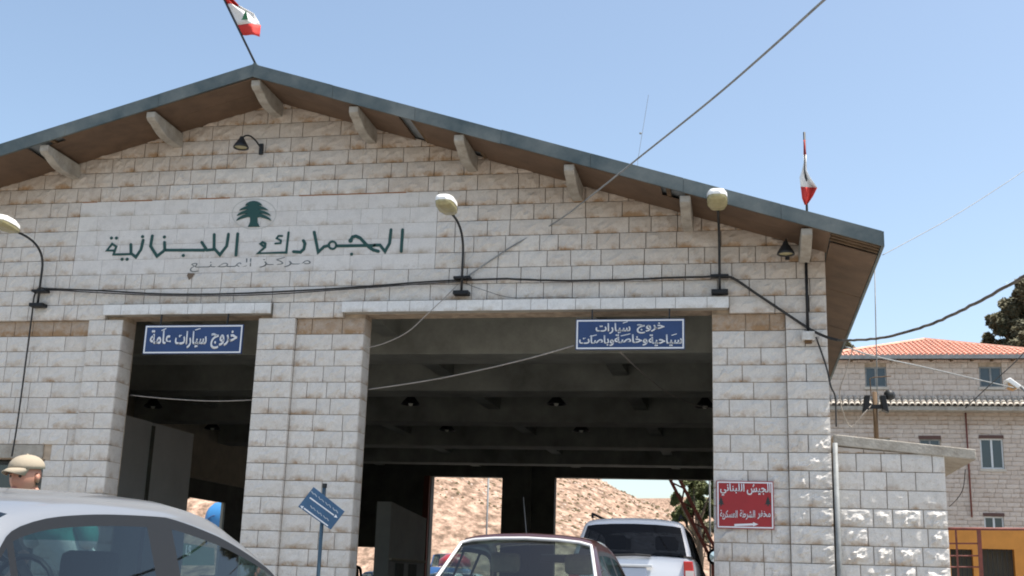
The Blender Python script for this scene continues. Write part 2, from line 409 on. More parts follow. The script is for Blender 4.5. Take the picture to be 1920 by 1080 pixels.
stones = []   # (size in picture, data, material)
def screen(x, y, z):
    p = Vector((x, y, z-EYE)); return 960+FPX*p.dot(RT)/p.dot(fwd), 540-FPX*p.dot(UP)/p.dot(fwd)
def seen_area(x0, x1, z0, z1, y):
    a, c = screen(x0, y, z0), screen(x1, y, z1)
    w = min(c[0], 1920)-max(a[0], 0); h = min(a[1], 1080)-max(c[1], 0)
    return w*h if w > 0 and h > 0 else 0
def grime_bounce_at(x, z):
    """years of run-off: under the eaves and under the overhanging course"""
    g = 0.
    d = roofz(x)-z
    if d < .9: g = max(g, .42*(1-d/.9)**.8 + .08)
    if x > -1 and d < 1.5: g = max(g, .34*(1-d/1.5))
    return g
PANEL = (-10.75, -4.64, Z0+3*CH, Z0+8*CH)
kid = [0]
def lay(x0, x1, k, yf, bulge, pattern=None, top=None, avg=.37, grime_shade=0.):
    """one course between the joints k and k-1"""
    z0 = Z0-k*CH; z1 = z0+CH
    if pattern: cuts = pattern
    else:
        r = random.Random(k*7919+int(x0*100)); cuts = [x0]; x = x0
        while x < x1:
            x += avg*r.uniform(.62, 1.5) if r.random() < .85 else avg*1.75
            if x1-x < .16: x = x1
            cuts.append(min(x, x1))
    for a, c in zip(cuts, cuts[1:]):
        if top and min(top(a), top(c)) < z0+.02 and max(top(a), top(c)) < z0+.05: continue
        kid[0] += 1
        area = seen_area(a, c, z0, z1, yf)
        if area <= 0 and (a < -13.4): continue
        hot = c > .5 and z0 < 3.4
        g = min(.9, grime_bounce_at((a+c)/2, z1)+grime_shade)
        if random.Random(kid[0]*5).random() < .06: g = min(.8, g+.14)
        t = random.Random(kid[0]*11).random()
        d = stone(a, c, z0, z1, yf, (.034 if hot else bulge*1.45), kid[0], top, nx=12 if hot else (6 if c-a < .3 else 8), nz=8 if hot else 4, rough=1, tint=t, grime_shade=g)
        stones.append((area, d, M['stone']))
def runs(k):
    z = Z0-k*CH+CH/2
    if k <= 0:
        if PANEL[2] < z < PANEL[3]: return [(-13.4, PANEL[0]), (PANEL[1], XR)]
        return [(-13.4, XR)]
    return []
for k in range(-14, 1):
    for a, c in runs(k):
        if k == 0:   # the course the lintels sit in
            for aa, cc in ((-13.4, -10.07), (-7.22, -6.06), (-.20, XR)): lay(aa, cc, 0, W, .016)
            # thin course above the lintels
        else: lay(a, c, k, W, .016, top=(lambda x: roofz(x)+.02) if k < -3 else None)
for (a, c) in ((-10.07, -7.22), (-6.06, -.20)):
    # strip of thin blocks over each lintel
    n = max(2, int((c-a)/.42)); z0, z1 = 5.20, Z0+CH
    for i in range(n):
        kid[0] += 1; xa, xb = a+(c-a)*i/n, a+(c-a)*(i+1)/n
        stones.append((seen_area(xa, xb, z0, z1, W), stone(xa, xb, z0, z1, W, .006, kid[0], nz=2), M['stone']))
REC = W+.07
for k in range(1, 21):
    odd = k % 2; z0 = Z0-k*CH
    if z0 < -.2: break
    g = .85 if k == 1 else 0.  # stain and overhang shade painted on the course just below
    lay(-10.35, -9.75, k, W, .014, pattern=[-10.35, -9.75] if odd == 0 else [-10.35, -10.06, -9.75])
    lay(-7.44, -6.83, k, W, .014, pattern=[-7.44, -6.83] if odd else [-7.44, -7.16, -6.83])
    lay(.59, XR, k, W, .016, pattern=[.59, XR] if odd else [.59, .86, XR])
    lay(-6.83, -5.73, k, REC, .016, grime_shade=g, avg=.34)
    lay(-.45, .59, k, REC, .016, grime_shade=g, avg=.33)
    z = z0+CH/2
    if z > 2.97: lay(-13.4, -10.35, k, REC, .016, grime_shade=g)
    else: lay(-10.88+(.10 if z > 2.7 else 0), -10.35, k, REC, .016, avg=.3)
    # jamb returns: blocks turned into the opening
    for (jx, sgn, depth) in ((-9.75, 1, .40), (-5.73, 1, .34)):
        pass
stones.sort(key=lambda s: -s[0])
for i, (a, d, m_) in enumerate(stones[:299]): to_obj([d], 'stone', m_, wall)
rest = to_obj([d for a, d, m_ in stones[299:]], 'stone_facing', M['stone'], wall); tag(rest, kind='stuff')

# blocks on the jambs, seen edge-on in the two openings
def jamb(x, y0, y1, zt, name='jamb_stone', tintr=(.1, .5)):
    for k in range(1, 21):
        z1 = Z0-(k-1)*CH; z0 = z1-CH
        if z0 < -.1: break
        b = []
        V, F, C = stone(y0, y1, z0, z1, 0, .006, 9000+k+int(x*10), nx=3, nz=2, tint=rnd.uniform(*tintr), grime_shade=.6 if k == 1 else .05)
        V = [(x-v[1], v[0], v[2]) for v in V]      # turn the face towards +X
        to_obj([(V, [f[::-1] for f in F], C)], name, M['stone'], wall)
jamb(-9.75, W+.012, W+.40, 5.0); jamb(-5.73, REC+.012, W+.40, 5.0)

# lintels with their white facing slabs
for (x0, x1, ns, lab) in ((-10.07, -7.22, 8, 0), (-6.06, -.20, 16, 1)):
    b = MB(); b.box(x0+.02, x1-.02, W-.06, W+.40, 5.035, 5.195); lt = b.build('lintel', M['plaster'], hall)
    r = random.Random(ns); cuts = [x0]+sorted(x0+(x1-x0)*(i+r.uniform(-.25, .25))/ns for i in range(1, ns))+[x1]
    for a, c in zip(cuts, cuts[1:]):
        d = stone(a, c, 5.03, 5.20, W-.09, .001, int(a*100)+3000, nx=2, nz=2, gap=.0035, depth=.026)
        to_obj([d], 'facing_slab', M['lintel'], lt)
# plain beam over the low window on the left
b = MB(); b.box(-13.4, -10.92, REC-.01, W+.3, 2.75, 2.965); b.build('window_lintel', M['concrete'], hall, bevel=.01)
b = MB(); b.box(-13.5, -10.90, W+.28, W+.30, .95, 2.72); lw = b.build('window', M['winglass'], hall)
b = MB(); b.bar((-12.1, W+.26, .95), (-12.1, W+.26, 2.72), .05); b.bar((-13.4, W+.26, 2.69), (-10.9, W+.26, 2.69), .05); b.build('frame', M['darkmetal'], lw)

# inscription panel of smooth slabs
b = MB(); b.box(PANEL[0]+.01, PANEL[1]-.01, W+.012, W+.09, PANEL[2]+.01, PANEL[3]-.01); pan = b.build('inscription_panel', mat('panel_joint', (.52, .51, .49), .9), hall)
r = random.Random(5)
for j in range(5):
    z0 = PANEL[2]+j*CH; x = PANEL[0]; cuts = [x]
    while x < PANEL[1]:
        x += r.uniform(.32, .62)
        if PANEL[1]-x < .25: x = PANEL[1]
        cuts.append(min(x, PANEL[1]))
    for a, c in zip(cuts, cuts[1:]):
        d = stone(a, c, z0, z0+CH, W+.004, .0004, int(a*77)+j*999, nx=2, nz=2, gap=.0022, depth=.012, tint=r.random(), grime_shade=r.choice([0, 0, 0, .12]))
        to_obj([d], 'slab', M['smooth'], pan)

# --- lettering cut in dark green, drawn as strokes on the panel
def stroke_mesh(b, pts, w, Y, dep=.012):
    P = [atY(px, py, Y) for px, py in pts]
    P = [Vector((p.x, 0, p.z)) for p in P]
    n = len(P); L, Rr = [], []
    for i, p in enumerate(P):
        d1 = (P[i]-P[i-1]).normalized() if i > 0 else (P[1]-P[0]).normalized()
        d2 = (P[i+1]-P[i]).normalized() if i < n-1 else d1
        d = (d1+d2); d = d.normalized() if d.length > 1e-4 else d1
        k = max(.55, d.dot(d1)); nn = Vector((-d.z, 0, d.x))*(w/2/k)
        L.append(p+nn); Rr.append(p-nn)
    for i in range(n-1):
        q = [L[i], Rr[i], Rr[i+1], L[i+1]]
        b.hexa([(v.x, Y-dep-.0004*(i % 3), v.z) for v in q], [(v.x, Y, v.z) for v in q])
def smooth_pts(pts, n=5):
    out = []
    for i in range(len(pts)-1):
        p0 = Vector(pts[max(i-1, 0)]); p1 = Vector(pts[i]); p2 = Vector(pts[i+1]); p3 = Vector(pts[min(i+2, len(pts)-1)])
        for k in range(n):
            t = k/n; out.append(tuple(.5*((2*p1)+(-p0+p2)*t+(2*p0-5*p1+4*p2-p3)*t*t+(-p0+3*p1-3*p2+p3)*t**3)))
    out.append(tuple(pts[-1])); return out
def disc(b, cx, cy, rpx, Y, dep=.013):
    c = atY(cx, cy, Y); rr = rpx*Y/FPX*1.02
    b.prism([(c.x+rr*math.cos(t*math.pi/6), c.z+rr*math.sin(t*math.pi/6)) for t in range(12)], Y-dep, Y)
A = lambda pts: [(180+x/3.097, 360+y/3.097) for x, y in pts]      # tracing frames
B3 = lambda pts: [(x/3, 360+y/3) for x, y in pts]
YP = W+.003
WD = .047
LB = [None]
def letter():
    if LB[0] is not None: LB[0].build('letter', M['green'], pan)
    LB[0] = MB()
def S(pts, w=WD):
    stroke_mesh(LB[0], pts, w, YP)
    for q in (pts[0], pts[-1]): disc(LB[0], *q, w*FPX/YP*.49, YP, .0125)
D = lambda q, r_: disc(LB[0], *q, r_, YP)
letter(); S(A([(1781, 220), (1773, 345)]))
letter(); S(A([(1714, 220), (1705, 300), (1679, 346), (1650, 309), (1618, 309)]))
S(A([(1640, 345), (1612, 338), (1585, 320), (1560, 295), (1535, 268), (1510, 257), (1490, 262), (1480, 280)]), .05)
S(A([(1618, 311), (1400, 314)])); D(A([(1479, 283)])[0], 4.6)
S(A([(1374+22*math.cos(t*math.pi/6), 310+22*math.sin(t*math.pi/6)) for t in range(13)]), .034)
S(A([(1352, 312), (1325, 318), (1291, 350), (1268, 234)]))
letter(); D(A([(1485, 362)])[0], 3.2)
letter(); S(A([(1205, 283), (1214, 300), (1208, 332), (1188, 350), (1148, 347)]))
letter(); S(A([(1119, 236), (1106, 352), (940, 357), (982, 322), (984, 300), (968, 292), (956, 302), (976, 318)]), .036)
letter(); S(A([(1082, 256), (1060, 256), (1050, 270), (1075, 282), (1072, 298), (1042, 300)]), .030)
letter(); S(B3([(1338, 236), (1328, 356)]))
letter(); S(B3([(1286, 238), (1276, 305), (1238, 354), (1205, 318), (1206, 240)]))
S(B3([(1207, 324), (1165, 328), (1136, 284)])); S(B3([(1150, 328), (924, 328)]))
S(B3([(858, 248), (848, 305), (884, 362), (928, 328), (926, 284)]))
letter(); S(B3([(806, 272), (794, 325), (765, 367), (738, 345), (737, 296)]))
S(B3([(745, 350), (640, 352), (655, 308), (632, 292), (602, 330), (648, 330)]), .036)
for q in ((1032, 358), (926, 254), (803, 252), (628, 260), (656, 260), (688, 379), (716, 379)):
    letter(); D(B3([q])[0], 3.4)
letter()
for (a_, c_) in ((155, 182), (225, 285), (370, 430), (560, 760)):
    p, q = atY(a_, 380, W), atY(c_, 380, W)
    MB().box(p.x, q.x, W-.004, W+.02, PANEL[3]-.008, PANEL[3]+.008).build('rust_streak', mat('rust_joint', (.26, .11, .04), .9), pan)
p = atY(358, 518, W); MB().prism([(p.x-.045, p.z+.05), (p.x-.06, p.z+.01), (p.x-.02, p.z-.06), (p.x+.03, p.z-.02), (p.x+.07, p.z+.04)], W-.022, W-.012).build('broken_patch', mat('broken_stone', (.16, .12, .09), .95), pan)
# cedar emblem in a faint ring
half = [(0, 53), (20, 56), (38, 65), (50, 79), (24, 77), (52, 87), (74, 98), (84, 108), (50, 102), (26, 100), (66, 114), (88, 126), (98, 139), (66, 129), (30, 122), (68, 138), (92, 153), (101, 168), (66, 155), (34, 146), (20, 150), (21, 175), (33, 203)]
pts = A([(918+x, y) for x, y in half] + [(918-x, y) for x, y in half[::-1]])
bm = bmesh.new(); vs = []
for px, py in pts[:-1]:
    p = atY(px, py, YP); vs.append(bm.verts.new((p.x, YP-.02, p.z)))
f = bm.faces.new(vs); ex = bmesh.ops.extrude_face_region(bm, geom=[f])
for v in [g for g in ex['geom'] if isinstance(g, bmesh.types.BMVert)]: v.co.y = YP
bmesh.ops.triangulate(bm, faces=bm.faces); bmesh.ops.recalc_face_normals(bm, faces=bm.faces)
me = bpy.data.meshes.new('cedar_emblem'); bm.to_mesh(me); bm.free(); me.materials.append(M['green'])
link(bpy.data.objects.new('cedar_emblem', me), pan)
b = MB(); stroke_mesh(b, A([(918+128*math.cos(t*math.pi/16), 128+88*math.sin(t*math.pi/16)) for t in range(33)]), .012, YP, .004)
b.build('emblem_ring', mat('ring_grey', (.46, .46, .44), .8), pan)

# --- Arabic text set in Blender's own font, letters joined by their forms
FORMS = {'ا': 'ﺍﺎ', 'ب': 'ﺏﺐﺑﺒ', 'ة': 'ﺓﺔ', 'ت': 'ﺕﺖﺗﺘ', 'ج': 'ﺝﺞﺟﺠ', 'ح': 'ﺡﺢﺣﺤ', 'خ': 'ﺥﺦﺧﺨ', 'ر': 'ﺭﺮ', 'ز': 'ﺯﺰ',
 'س': 'ﺱﺲﺳﺴ', 'ش': 'ﺵﺶﺷﺸ', 'ص': 'ﺹﺺﺻﺼ', 'ط': 'ﻁﻂﻃﻄ', 'ع': 'ﻉﻊﻋﻌ', 'ف': 'ﻑﻒﻓﻔ', 'ك': 'ﻙﻚﻛﻜ', 'ل': 'ﻝﻞﻟﻠ', 'م': 'ﻡﻢﻣﻤ',
 'ن': 'ﻥﻦﻧﻨ', 'و': 'ﻭﻮ', 'ي': 'ﻱﻲﻳﻴ', 'ـ': 'ـــــ'}
def shape(t):
    out = []
    for i, c in enumerate(t):
        if c not in FORMS: out.append(c); continue
        f = FORMS[c]
        prev = i > 0 and t[i-1] in FORMS and len(FORMS[t[i-1]]) > 2
        nxt = i < len(t)-1 and t[i+1] in FORMS and len(f) > 2
        out.append(f[{(0, 0): 0, (1, 0): 1, (0, 1): 2, (1, 1): 3}[(int(prev), int(nxt))]])
    return ''.join(out[::-1])
def arabic(text, name, m, parent, tl, br, Y, bold=.012, dep=.004, skew=0.):
    """text fitted to the rectangle between two picture points on the plane Y"""
    cu = bpy.data.curves.new('t', 'FONT'); cu.body = shape(text); cu.size = 1; cu.offset = bold; cu.extrude = .0; cu.resolution_u = 3
    ob = bpy.data.objects.new('t', cu); sc.collection.objects.link(ob)
    dg = bpy.context.evaluated_depsgraph_get(); me = bpy.data.meshes.new_from_object(ob.evaluated_get(dg)); bpy.data.objects.remove(ob)
    P = [v.co.copy() for v in me.vertices]
    x0, x1 = min(p.x for p in P), max(p.x for p in P); y0, y1 = min(p.y for p in P), max(p.y for p in P)
    a, c = atY(*tl, Y), atY(*br, Y)
    for v in me.vertices:
        u, w = (v.co.x-x0)/(x1-x0), (v.co.y-y0)/(y1-y0)
        v.co = (a.x+(c.x-a.x)*u, Y-dep, c.z+(a.z-c.z)*w + skew*u)
    bm = bmesh.new(); bm.from_mesh(me)
    ex = bmesh.ops.extrude_face_region(bm, geom=bm.faces[:])
    for v in [g for g in ex['geom'] if isinstance(g, bmesh.types.BMVert)]: v.co.y = Y
    bmesh.ops.recalc_face_normals(bm, faces=bm.faces); bm.to_mesh(me); bm.free()
    me.name = name; me.materials.clear(); me.materials.append(m); o = bpy.data.objects.new(name, me); link(o, parent); return o
arabic('مـركـز', 'lettering', M['greyink'], pan, (488, 483), (582, 500), YP, bold=-.004)
arabic('المـصنــع', 'lettering', M['greyink'], pan, (358, 487), (470, 508), YP, bold=-.004)

# ------------------------------------------------------------------ roof
YF = 15.92                    # front of the overhang
XE, XEL = 1.84, -16.75
TH = .15
def slab_roof(x0, x1):
    b = MB(); q = lambda y: [(x0, y, roofz(x0)+.05), (x1, y, roofz(x1)+.05), (x1, y, roofz(x1)+.05+TH), (x0, y, roofz(x0)+.05+TH)]
    return b.hexa(q(YF+.03), q(YB+.9))
rf = slab_roof(XEL, RX).build('roof', M['roofing'], hall); slab_roof(RX, XE).build('roof', M['roofing'], hall)
# fascia boards in lengths, slightly uneven
for (xa, xb, n) in ((XEL, RX, 6), (RX, XE+.02, 7)):
    for i in range(n):
        a = xa+(xb-xa)*i/n; c = xa+(xb-xa)*(i+1)/n-.004; dz = rnd.uniform(-.006, .006); dy = rnd.uniform(0, .008)
        b = MB(); q = lambda y: [(a, y, roofz(a)-.01+dz), (c, y, roofz(c)-.01+dz), (c, y, roofz(c)+.20+dz), (a, y, roofz(a)+.20+dz)]
        b.hexa(q(YF-dy), q(YF+.028)); b.build('fascia_board', M['fascia'], hall)
b = MB(); b.tube([(RX, YF+.02, RZ+.205), (RX, YB+.9, RZ+.205)], .035, 8); b.build('ridge_cap', M['fascia'], hall)
# eave gutter/edge on the right side
b = MB(); b.box(XE, XE+.04, YF+.03, YB+.9, roofz(XE)-.01, roofz(XE)+.2); b.build('eave_board', M['fascia'], hall)
# soffit boards between the wall and the fascia (some missing), and along the right eave
def soffit_panel(x0, x1, y0, y1, dz=0):
    b = MB(); q = lambda y: [(x0, y, roofz(x0)-.012+dz), (x1, y, roofz(x1)-.012+dz), (x1, y, roofz(x1)+dz), (x0, y, roofz(x0)+dz)]
    b.hexa(q(y0), q(y1)); return b.build('soffit_board', M['soffit'], hall)
purlins = [-10.91, -9.12, -7.40, -5.77, -4.10, -2.44, -.78, .87]
edges = [-13.4, -12.6]+purlins+[1.19]
gaps = {(-5.77, 0): (-5.20, -4.93), (-.78, 1): (-1.10, -.84)}
def soffit_run(a, c, hole=None):
    for (y0, y1) in ((YF+.03, YF+.50), (YF+.505, W+.03)):
        if hole and y0 < hole[2] < y1:
            soffit_panel(a, hole[0], y0, y1); soffit_panel(hole[1], c, y0, y1)
        else: soffit_panel(a+.002, c-.002, y0, y1)
hs = {-5.77: (-5.12, -4.86, 16.2), -.78: None}
for a, c in zip(edges, edges[1:]):
    if a == -5.77:
        soffit_panel(a, -5.05, YF+.03, W+.03); soffit_panel(-4.80, c, YF+.03, W+.03)
    elif a == -2.44:
        soffit_panel(a, -1.12, YF+.03, W+.03); soffit_panel(-1.12, c, YF+.40, W+.03)
    elif a == -4.10: soffit_panel(a, -3.85, YF+.03, W-.3); soffit_panel(-3.85, c, YF+.03, W+.03)
    elif a == -12.6: soffit_panel(a, -11.2, YF+.03, W+.03)
    elif a == -10.91: soffit_panel(a, -10.6, YF+.16, W+.03); soffit_panel(-10.6, c, YF+.03, W+.03)
    else: soffit_run(a, c)
    mx = (a+c)/2
# rafters and laths above the soffit, visible through the gaps
for x in (-5.1, -4.83, -1.02, -3.9, -10.8): MB().box(x-.03, x+.03, YF+.04, W, roofz(x)+.0, roofz(x)+.045).build('rafter', M['wood'], hall)
y = 16.42; j = 0
while y < YB:
    y2 = min(y+1.25, YB+.8); soffit_panel(1.205, XE-.01, y+.002, y2-.002, rnd.uniform(-.004, .004)); y = y2; j += 1
for i, yy in enumerate((16.02, 16.15, 16.30)):
    b = MB(); q = lambda y: [(1.20, y, roofz(1.20)+.0), (XE-.01, y, roofz(XE)+.0), (XE-.01, y, roofz(XE)+.04), (1.20, y, roofz(1.20)+.04)]
    b.hexa(q(yy), q(yy+.05)); b.build('lath', M['wood'], hall)
# purlin ends: curved concrete corbels
def corbel(x, w=.15):
    prof = [(15.97, -.012), (W+.02, -.012), (W+.02, -.25), (W-.30, -.27), (W-.48, -.27), (W-.62, -.245), (W-.74, -.205), (16.12, -.165), (16.03, -.15), (15.97, -.11)]
    t = roofz(x)-.02 if x < RX-.3 or x > RX+.3 else RZ-.03
    b = MB(); n = len(prof)
    b.add([(x-w/2, y, t+z) for y, z in prof]+[(x+w/2, y, t+z) for y, z in prof],
          [tuple(range(n)), tuple(range(n, 2*n))[::-1]]+[(i, i+n, (i+1) % n+n, (i+1) % n) for i in range(n)])
    return b.build('corbel', M['concrete'], hall, bevel=.012)
for x in purlins+[-12.6]: corbel(x)
# ------------------------------------------------------------------ inside of the hall
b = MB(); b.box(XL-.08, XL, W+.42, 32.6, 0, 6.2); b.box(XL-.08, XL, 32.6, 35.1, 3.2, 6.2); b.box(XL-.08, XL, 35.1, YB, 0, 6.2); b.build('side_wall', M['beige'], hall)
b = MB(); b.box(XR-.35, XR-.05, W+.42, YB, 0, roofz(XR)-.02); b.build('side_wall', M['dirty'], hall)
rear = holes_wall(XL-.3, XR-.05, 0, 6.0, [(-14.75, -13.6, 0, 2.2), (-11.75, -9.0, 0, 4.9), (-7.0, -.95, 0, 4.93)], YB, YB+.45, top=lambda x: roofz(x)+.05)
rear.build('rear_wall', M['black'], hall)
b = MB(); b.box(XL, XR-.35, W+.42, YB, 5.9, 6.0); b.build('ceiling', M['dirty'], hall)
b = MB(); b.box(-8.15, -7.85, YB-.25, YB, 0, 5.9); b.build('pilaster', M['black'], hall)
b = MB(); b.box(-12.0, -11.78, YB-.15, YB+.4, 0, 4.9); b.build('door_post', mat('rusty_post', (.16, .05, .03), .8), hall)
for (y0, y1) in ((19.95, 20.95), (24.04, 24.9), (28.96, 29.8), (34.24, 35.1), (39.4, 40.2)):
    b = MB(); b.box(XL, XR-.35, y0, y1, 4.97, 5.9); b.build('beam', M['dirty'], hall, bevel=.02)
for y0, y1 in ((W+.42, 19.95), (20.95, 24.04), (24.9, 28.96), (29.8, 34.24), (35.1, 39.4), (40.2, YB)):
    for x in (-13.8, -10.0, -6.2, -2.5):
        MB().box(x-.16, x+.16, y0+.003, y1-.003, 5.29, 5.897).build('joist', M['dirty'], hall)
# booth along the left wall, booth in the middle, both inside the hall
bt = thing('customs_booth', (-14.2, 21, 0), 'tall flat grey partition booth inside the left passage of the hall', 'booth')
b = MB(); b.box(XL+.01, -12.5, 18.6, 23.4, 0, 4.17); b.build('wall_panel', M['booth'], bt)
b = MB(); b.box(XL+.01, -12.5, 23.48, 25.4, 0, 4.17); b.build('wall_panel', M['booth'], bt)
b = MB(); b.box(-12.52, -12.47, 23.38, 23.5, 0, 4.1); b.build('joint_strip', M['black'], bt)
b = MB(); b.box(XL+.005, XL+.06, 25.4, 32.6, 3.15, 3.75); b.box(XL+.005, XL+.06, 35.1, 37.5, .1, 3.75); b.box(XL+.005, XL+.06, 32.6, 35.1, 3.2, 3.75)
b.build('dark_recess_sheet', M['black'], hall)  # black sheets stand in for the shaded recess round the opening
b = MB(); b.box(XL+.06, XL+.16, 25.4, 38, 3.75, 3.83); b.build('door_ledge', M['beige'], hall)
bt = thing('inspection_booth', (-9.6, 29, 0), 'low grey inspection booth standing deep inside the wide passage', 'booth')
b = MB(); b.hexa([(-8.78, 27.9, 0), (-8.42, 27.9, 0), (-8.42, 27.9, 2.88), (-8.78, 27.9, 2.88)], [(-8.78, 31.2, 0), (-8.42, 31.2, 0), (-8.42, 31.2, 2.66), (-8.78, 31.2, 2.66)])
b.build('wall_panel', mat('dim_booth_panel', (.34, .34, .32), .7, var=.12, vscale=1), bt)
for i in range(2): MB().box(-8.42, -8.40, 28.5+i*1.2, 29.2+i*1.2, .7, 1.45).build('window', M['black'], bt)
b = MB(); b.box(-8.42, -8.36, 27.95, 31.1, 1.5, 1.56); b.build('sill', M['beige'], bt)

def pendant(x, y, z=4.62):
    t = thing('pendant_lamp', (x, y, z), '', 'lamp', 'pendant lamps hanging inside the hall')
    b = MB(); b.tube([(x, y, z+.2), (x, y, 5.9)], .012, 6); b.build('rod', M['darkmetal'], t)
    b = MB(); b.lathe([(.04, .24), (.07, .2), (.12, .12), (.2, .03), (.24, -.02), (.22, -.02), (.19, .03), (.1, .12)], (x, y, z), 14); b.build('lamp_shade', M['darkmetal'], t, smooth=True)
    b = MB(); b.lathe([(.0, -.06), (.045, -.045), (.06, 0), (.05, .05), (.03, .09)], (x, y, z), 10); b.build('bulb', M['yellowish'], t, smooth=True)
    return t
for (px, py, Y, lab) in ((770, 757, 26.6, 'dark dome lamp hanging left of the middle of the wide passage, nearer row'),
                     (1043, 757, 26.6, 'dark dome lamp hanging in the middle of the wide passage, nearer row'),
                     (1322, 762, 26.6, 'dark dome lamp hanging at the right edge of the wide passage behind the drooping wire'),
                     (838, 806, 31.6, 'small dome lamp of the far row, left one in the wide passage'),
                     (1090, 807, 31.6, 'small dome lamp of the far row, right one in the wide passage'),
                     (287, 762, 26.6, 'dome lamp over the grey booth in the narrow passage, nearer one'),
                     (398, 803, 31.6, 'dome lamp in the narrow passage farther in, near the beige wall')):
    p = atY(px, py, Y); pendant(p.x, Y, p.z)['label'] = lab

# ================================================================== ANNEX
an = thing('annex', (1.9, 17.1, 0), 'small lean-to stone annex with sloping concrete roof slab at the right corner of the hall', 'building')
AX0, AX1, AY = 1.24, 2.66, W+.03
b = MB(); b.hexa([(AX0, AY+.03, 0), (AX1-.03, AY+.03, 0), (AX1-.03, AY+.03, 2.97), (AX0, AY+.03, 3.08)], [(AX0, AY+3.2, 0), (AX1-.03, AY+3.2, 0), (AX1-.03, AY+3.2, 2.97), (AX0, AY+3.2, 3.08)])
aw = b.build('wall', M['mortar'], an)
for k in range(8, 21):
    z0 = Z0-k*CH; r = random.Random(k+40); x = AX0; cuts = [x]
    if z0 < -.1: break
    while x < AX1:
        x += r.uniform(.24, .46)
        if AX1-x < .15: x = AX1
        cuts.append(min(x, AX1))
    for i, (a, c) in enumerate(zip(cuts, cuts[1:])):
        hot = z0 < 2.2
        d = stone(a, c, z0, z0+CH, AY, r.choice((.012, .026, .036, .046)) if hot else .012, 5000+k*30+i, nx=12, nz=8, rough=1, tint=r.random(), grime_shade=.45 if k == 8 else 0, top=lambda x: 3.06-.085*(x-AX0))
        to_obj([d], 'stone', M['stone'], aw)
b = MB(); b.hexa([(1.20, AY-.035, 3.08), (3.06, AY-.035, 2.90), (3.06, AY-.035, 3.04), (1.20, AY-.035, 3.23)], [(1.20, AY+3.5, 3.08), (3.06, AY+3.5, 2.90), (3.06, AY+3.5, 3.04), (1.20, AY+3.5, 3.23)])
b.build('roof', M['concrete'], an, bevel=.012)
dp = MB(); dp.tube([(1.215, W-.07, .0), (1.215, W-.07, 3.1)], .035, 8); o = dp.build('downpipe', M['galv'], smooth=True)
tag(o, 'grey metal downpipe in the corner between the hall and the annex', 'pipe')

# pole with floodlights on the annex roof
p0 = atY(1643, 812, 18.3); t = thing('floodlight_pole', (p0.x, 18.3, 3.1), 'short dark pole with two black floodlights and a small bracket on the annex roof', 'light pole')
b = MB(); b.tube([(p0.x, 18.3, 3.0), (p0.x, 18.3, p0.z+.62)], .035, 8); b.build('pole', M['wood'], t, smooth=True)
for s in (-1, 1):
    b = MB(); b.hexa([(p0.x+s*.10, 18.22, p0.z+.34), (p0.x+s*.19, 18.22, p0.z+.30), (p0.x+s*.15, 18.22, p0.z+.56), (p0.x+s*.07, 18.22, p0.z+.56)],
                     [(p0.x+s*.10, 18.38, p0.z+.34), (p0.x+s*.19, 18.38, p0.z+.30), (p0.x+s*.15, 18.38, p0.z+.56), (p0.x+s*.07, 18.38, p0.z+.56)]); b.build('floodlight', M['trim'], t, bevel=.01)
b = MB(); b.box(p0.x-.16, p0.x+.16, 18.26, 18.34, p0.z+.36, p0.z+.42); b.build('crossbar', M['trim'], t)
b = MB(); b.tube([(p0.x-.05, 18.3, p0.z+.55), (p0.x-.06, 18.3, p0.z+.82), (p0.x+.0, 18.3, p0.z+.84), (p0.x+.25, 18.3, p0.z+.86)], .008, 6); b.build('bracket', M['wood'], t)
b = MB(); b.lathe([(.0, -.05), (.05, -.045), (.085, 0), (.07, .05), (.0, .06)], (p0.x+.22, 18.35, p0.z+.58), 12, 'Y'); b.build('pole_coil', M['darkmetal'], t, smooth=True)  # round blob for the coil hung on the pole

# ================================================================== SIGNS
def sign_board(name, label, px0, py0, px1, py1, Y, m_, rimw=.021, th=.03, tilt=0):
    a, c = atY(px0, py0, Y), atY(px1, py1, Y)
    t = thing(name, ((a.x+c.x)/2, Y, c.z), label, 'sign')
    MB().box(a.x, c.x, Y, Y+th, c.z, a.z).build('board', m_, t, bevel=.004)
    b = MB(); w = rimw; y0, y1 = Y-.006, Y+.001
    x0, x1, z0, z1 = a.x+.012, c.x-.012, c.z+.012, a.z-.012
    b.box(x0, x1, y0, y1, z1-w, z1); b.box(x0, x1, y0, y1, z0, z0+w); b.box(x0, x0+w, y0, y1, z0+w, z1-w); b.box(x1-w, x1, y0, y1, z0+w, z1-w)
    b.build('border', M['signwhite'], t); return t
s1 = sign_board('lane_sign', 'blue enamel sign with one line of white Arabic over the narrow passage', 273, 610, 452, 663, W-.10, M['blue'])
arabic('خروج', 'lettering', M['signwhite'], s1, (397, 620), (443, 654), W-.105, .022)
arabic('سيارات', 'lettering', M['signwhite'], s1, (330, 621), (386, 653), W-.105, .022)
arabic('عامة', 'lettering', M['signwhite'], s1, (283, 619), (320, 645), W-.105, .022)
b = MB()
for q in ([(366, 619), (376, 616)], [(303, 620), (312, 616)]): stroke_mesh(b, q, .012, W-.102, .006)
b.build('vowel_mark', M['signwhite'], s1)
b = MB()
for px in (300, 425):
    p = atY(px, 612, W-.08); b.bar((p.x, W-.07, p.z-.02), (p.x, W-.05, 5.04), .02)
b.build('hanger', M['darkmetal'], s1)
s2 = sign_board('lane_sign', 'blue enamel sign with two lines of white Arabic over the wide passage', 1080, 599, 1284, 655, W-.10, M['blue'])
Ys = W-.105
arabic('خروج', 'lettering', M['signwhite'], s2, (1194, 605), (1246, 625), Ys, .02); arabic('سيارات', 'lettering', M['signwhite'], s2, (1117, 606), (1182, 626), Ys, .02)
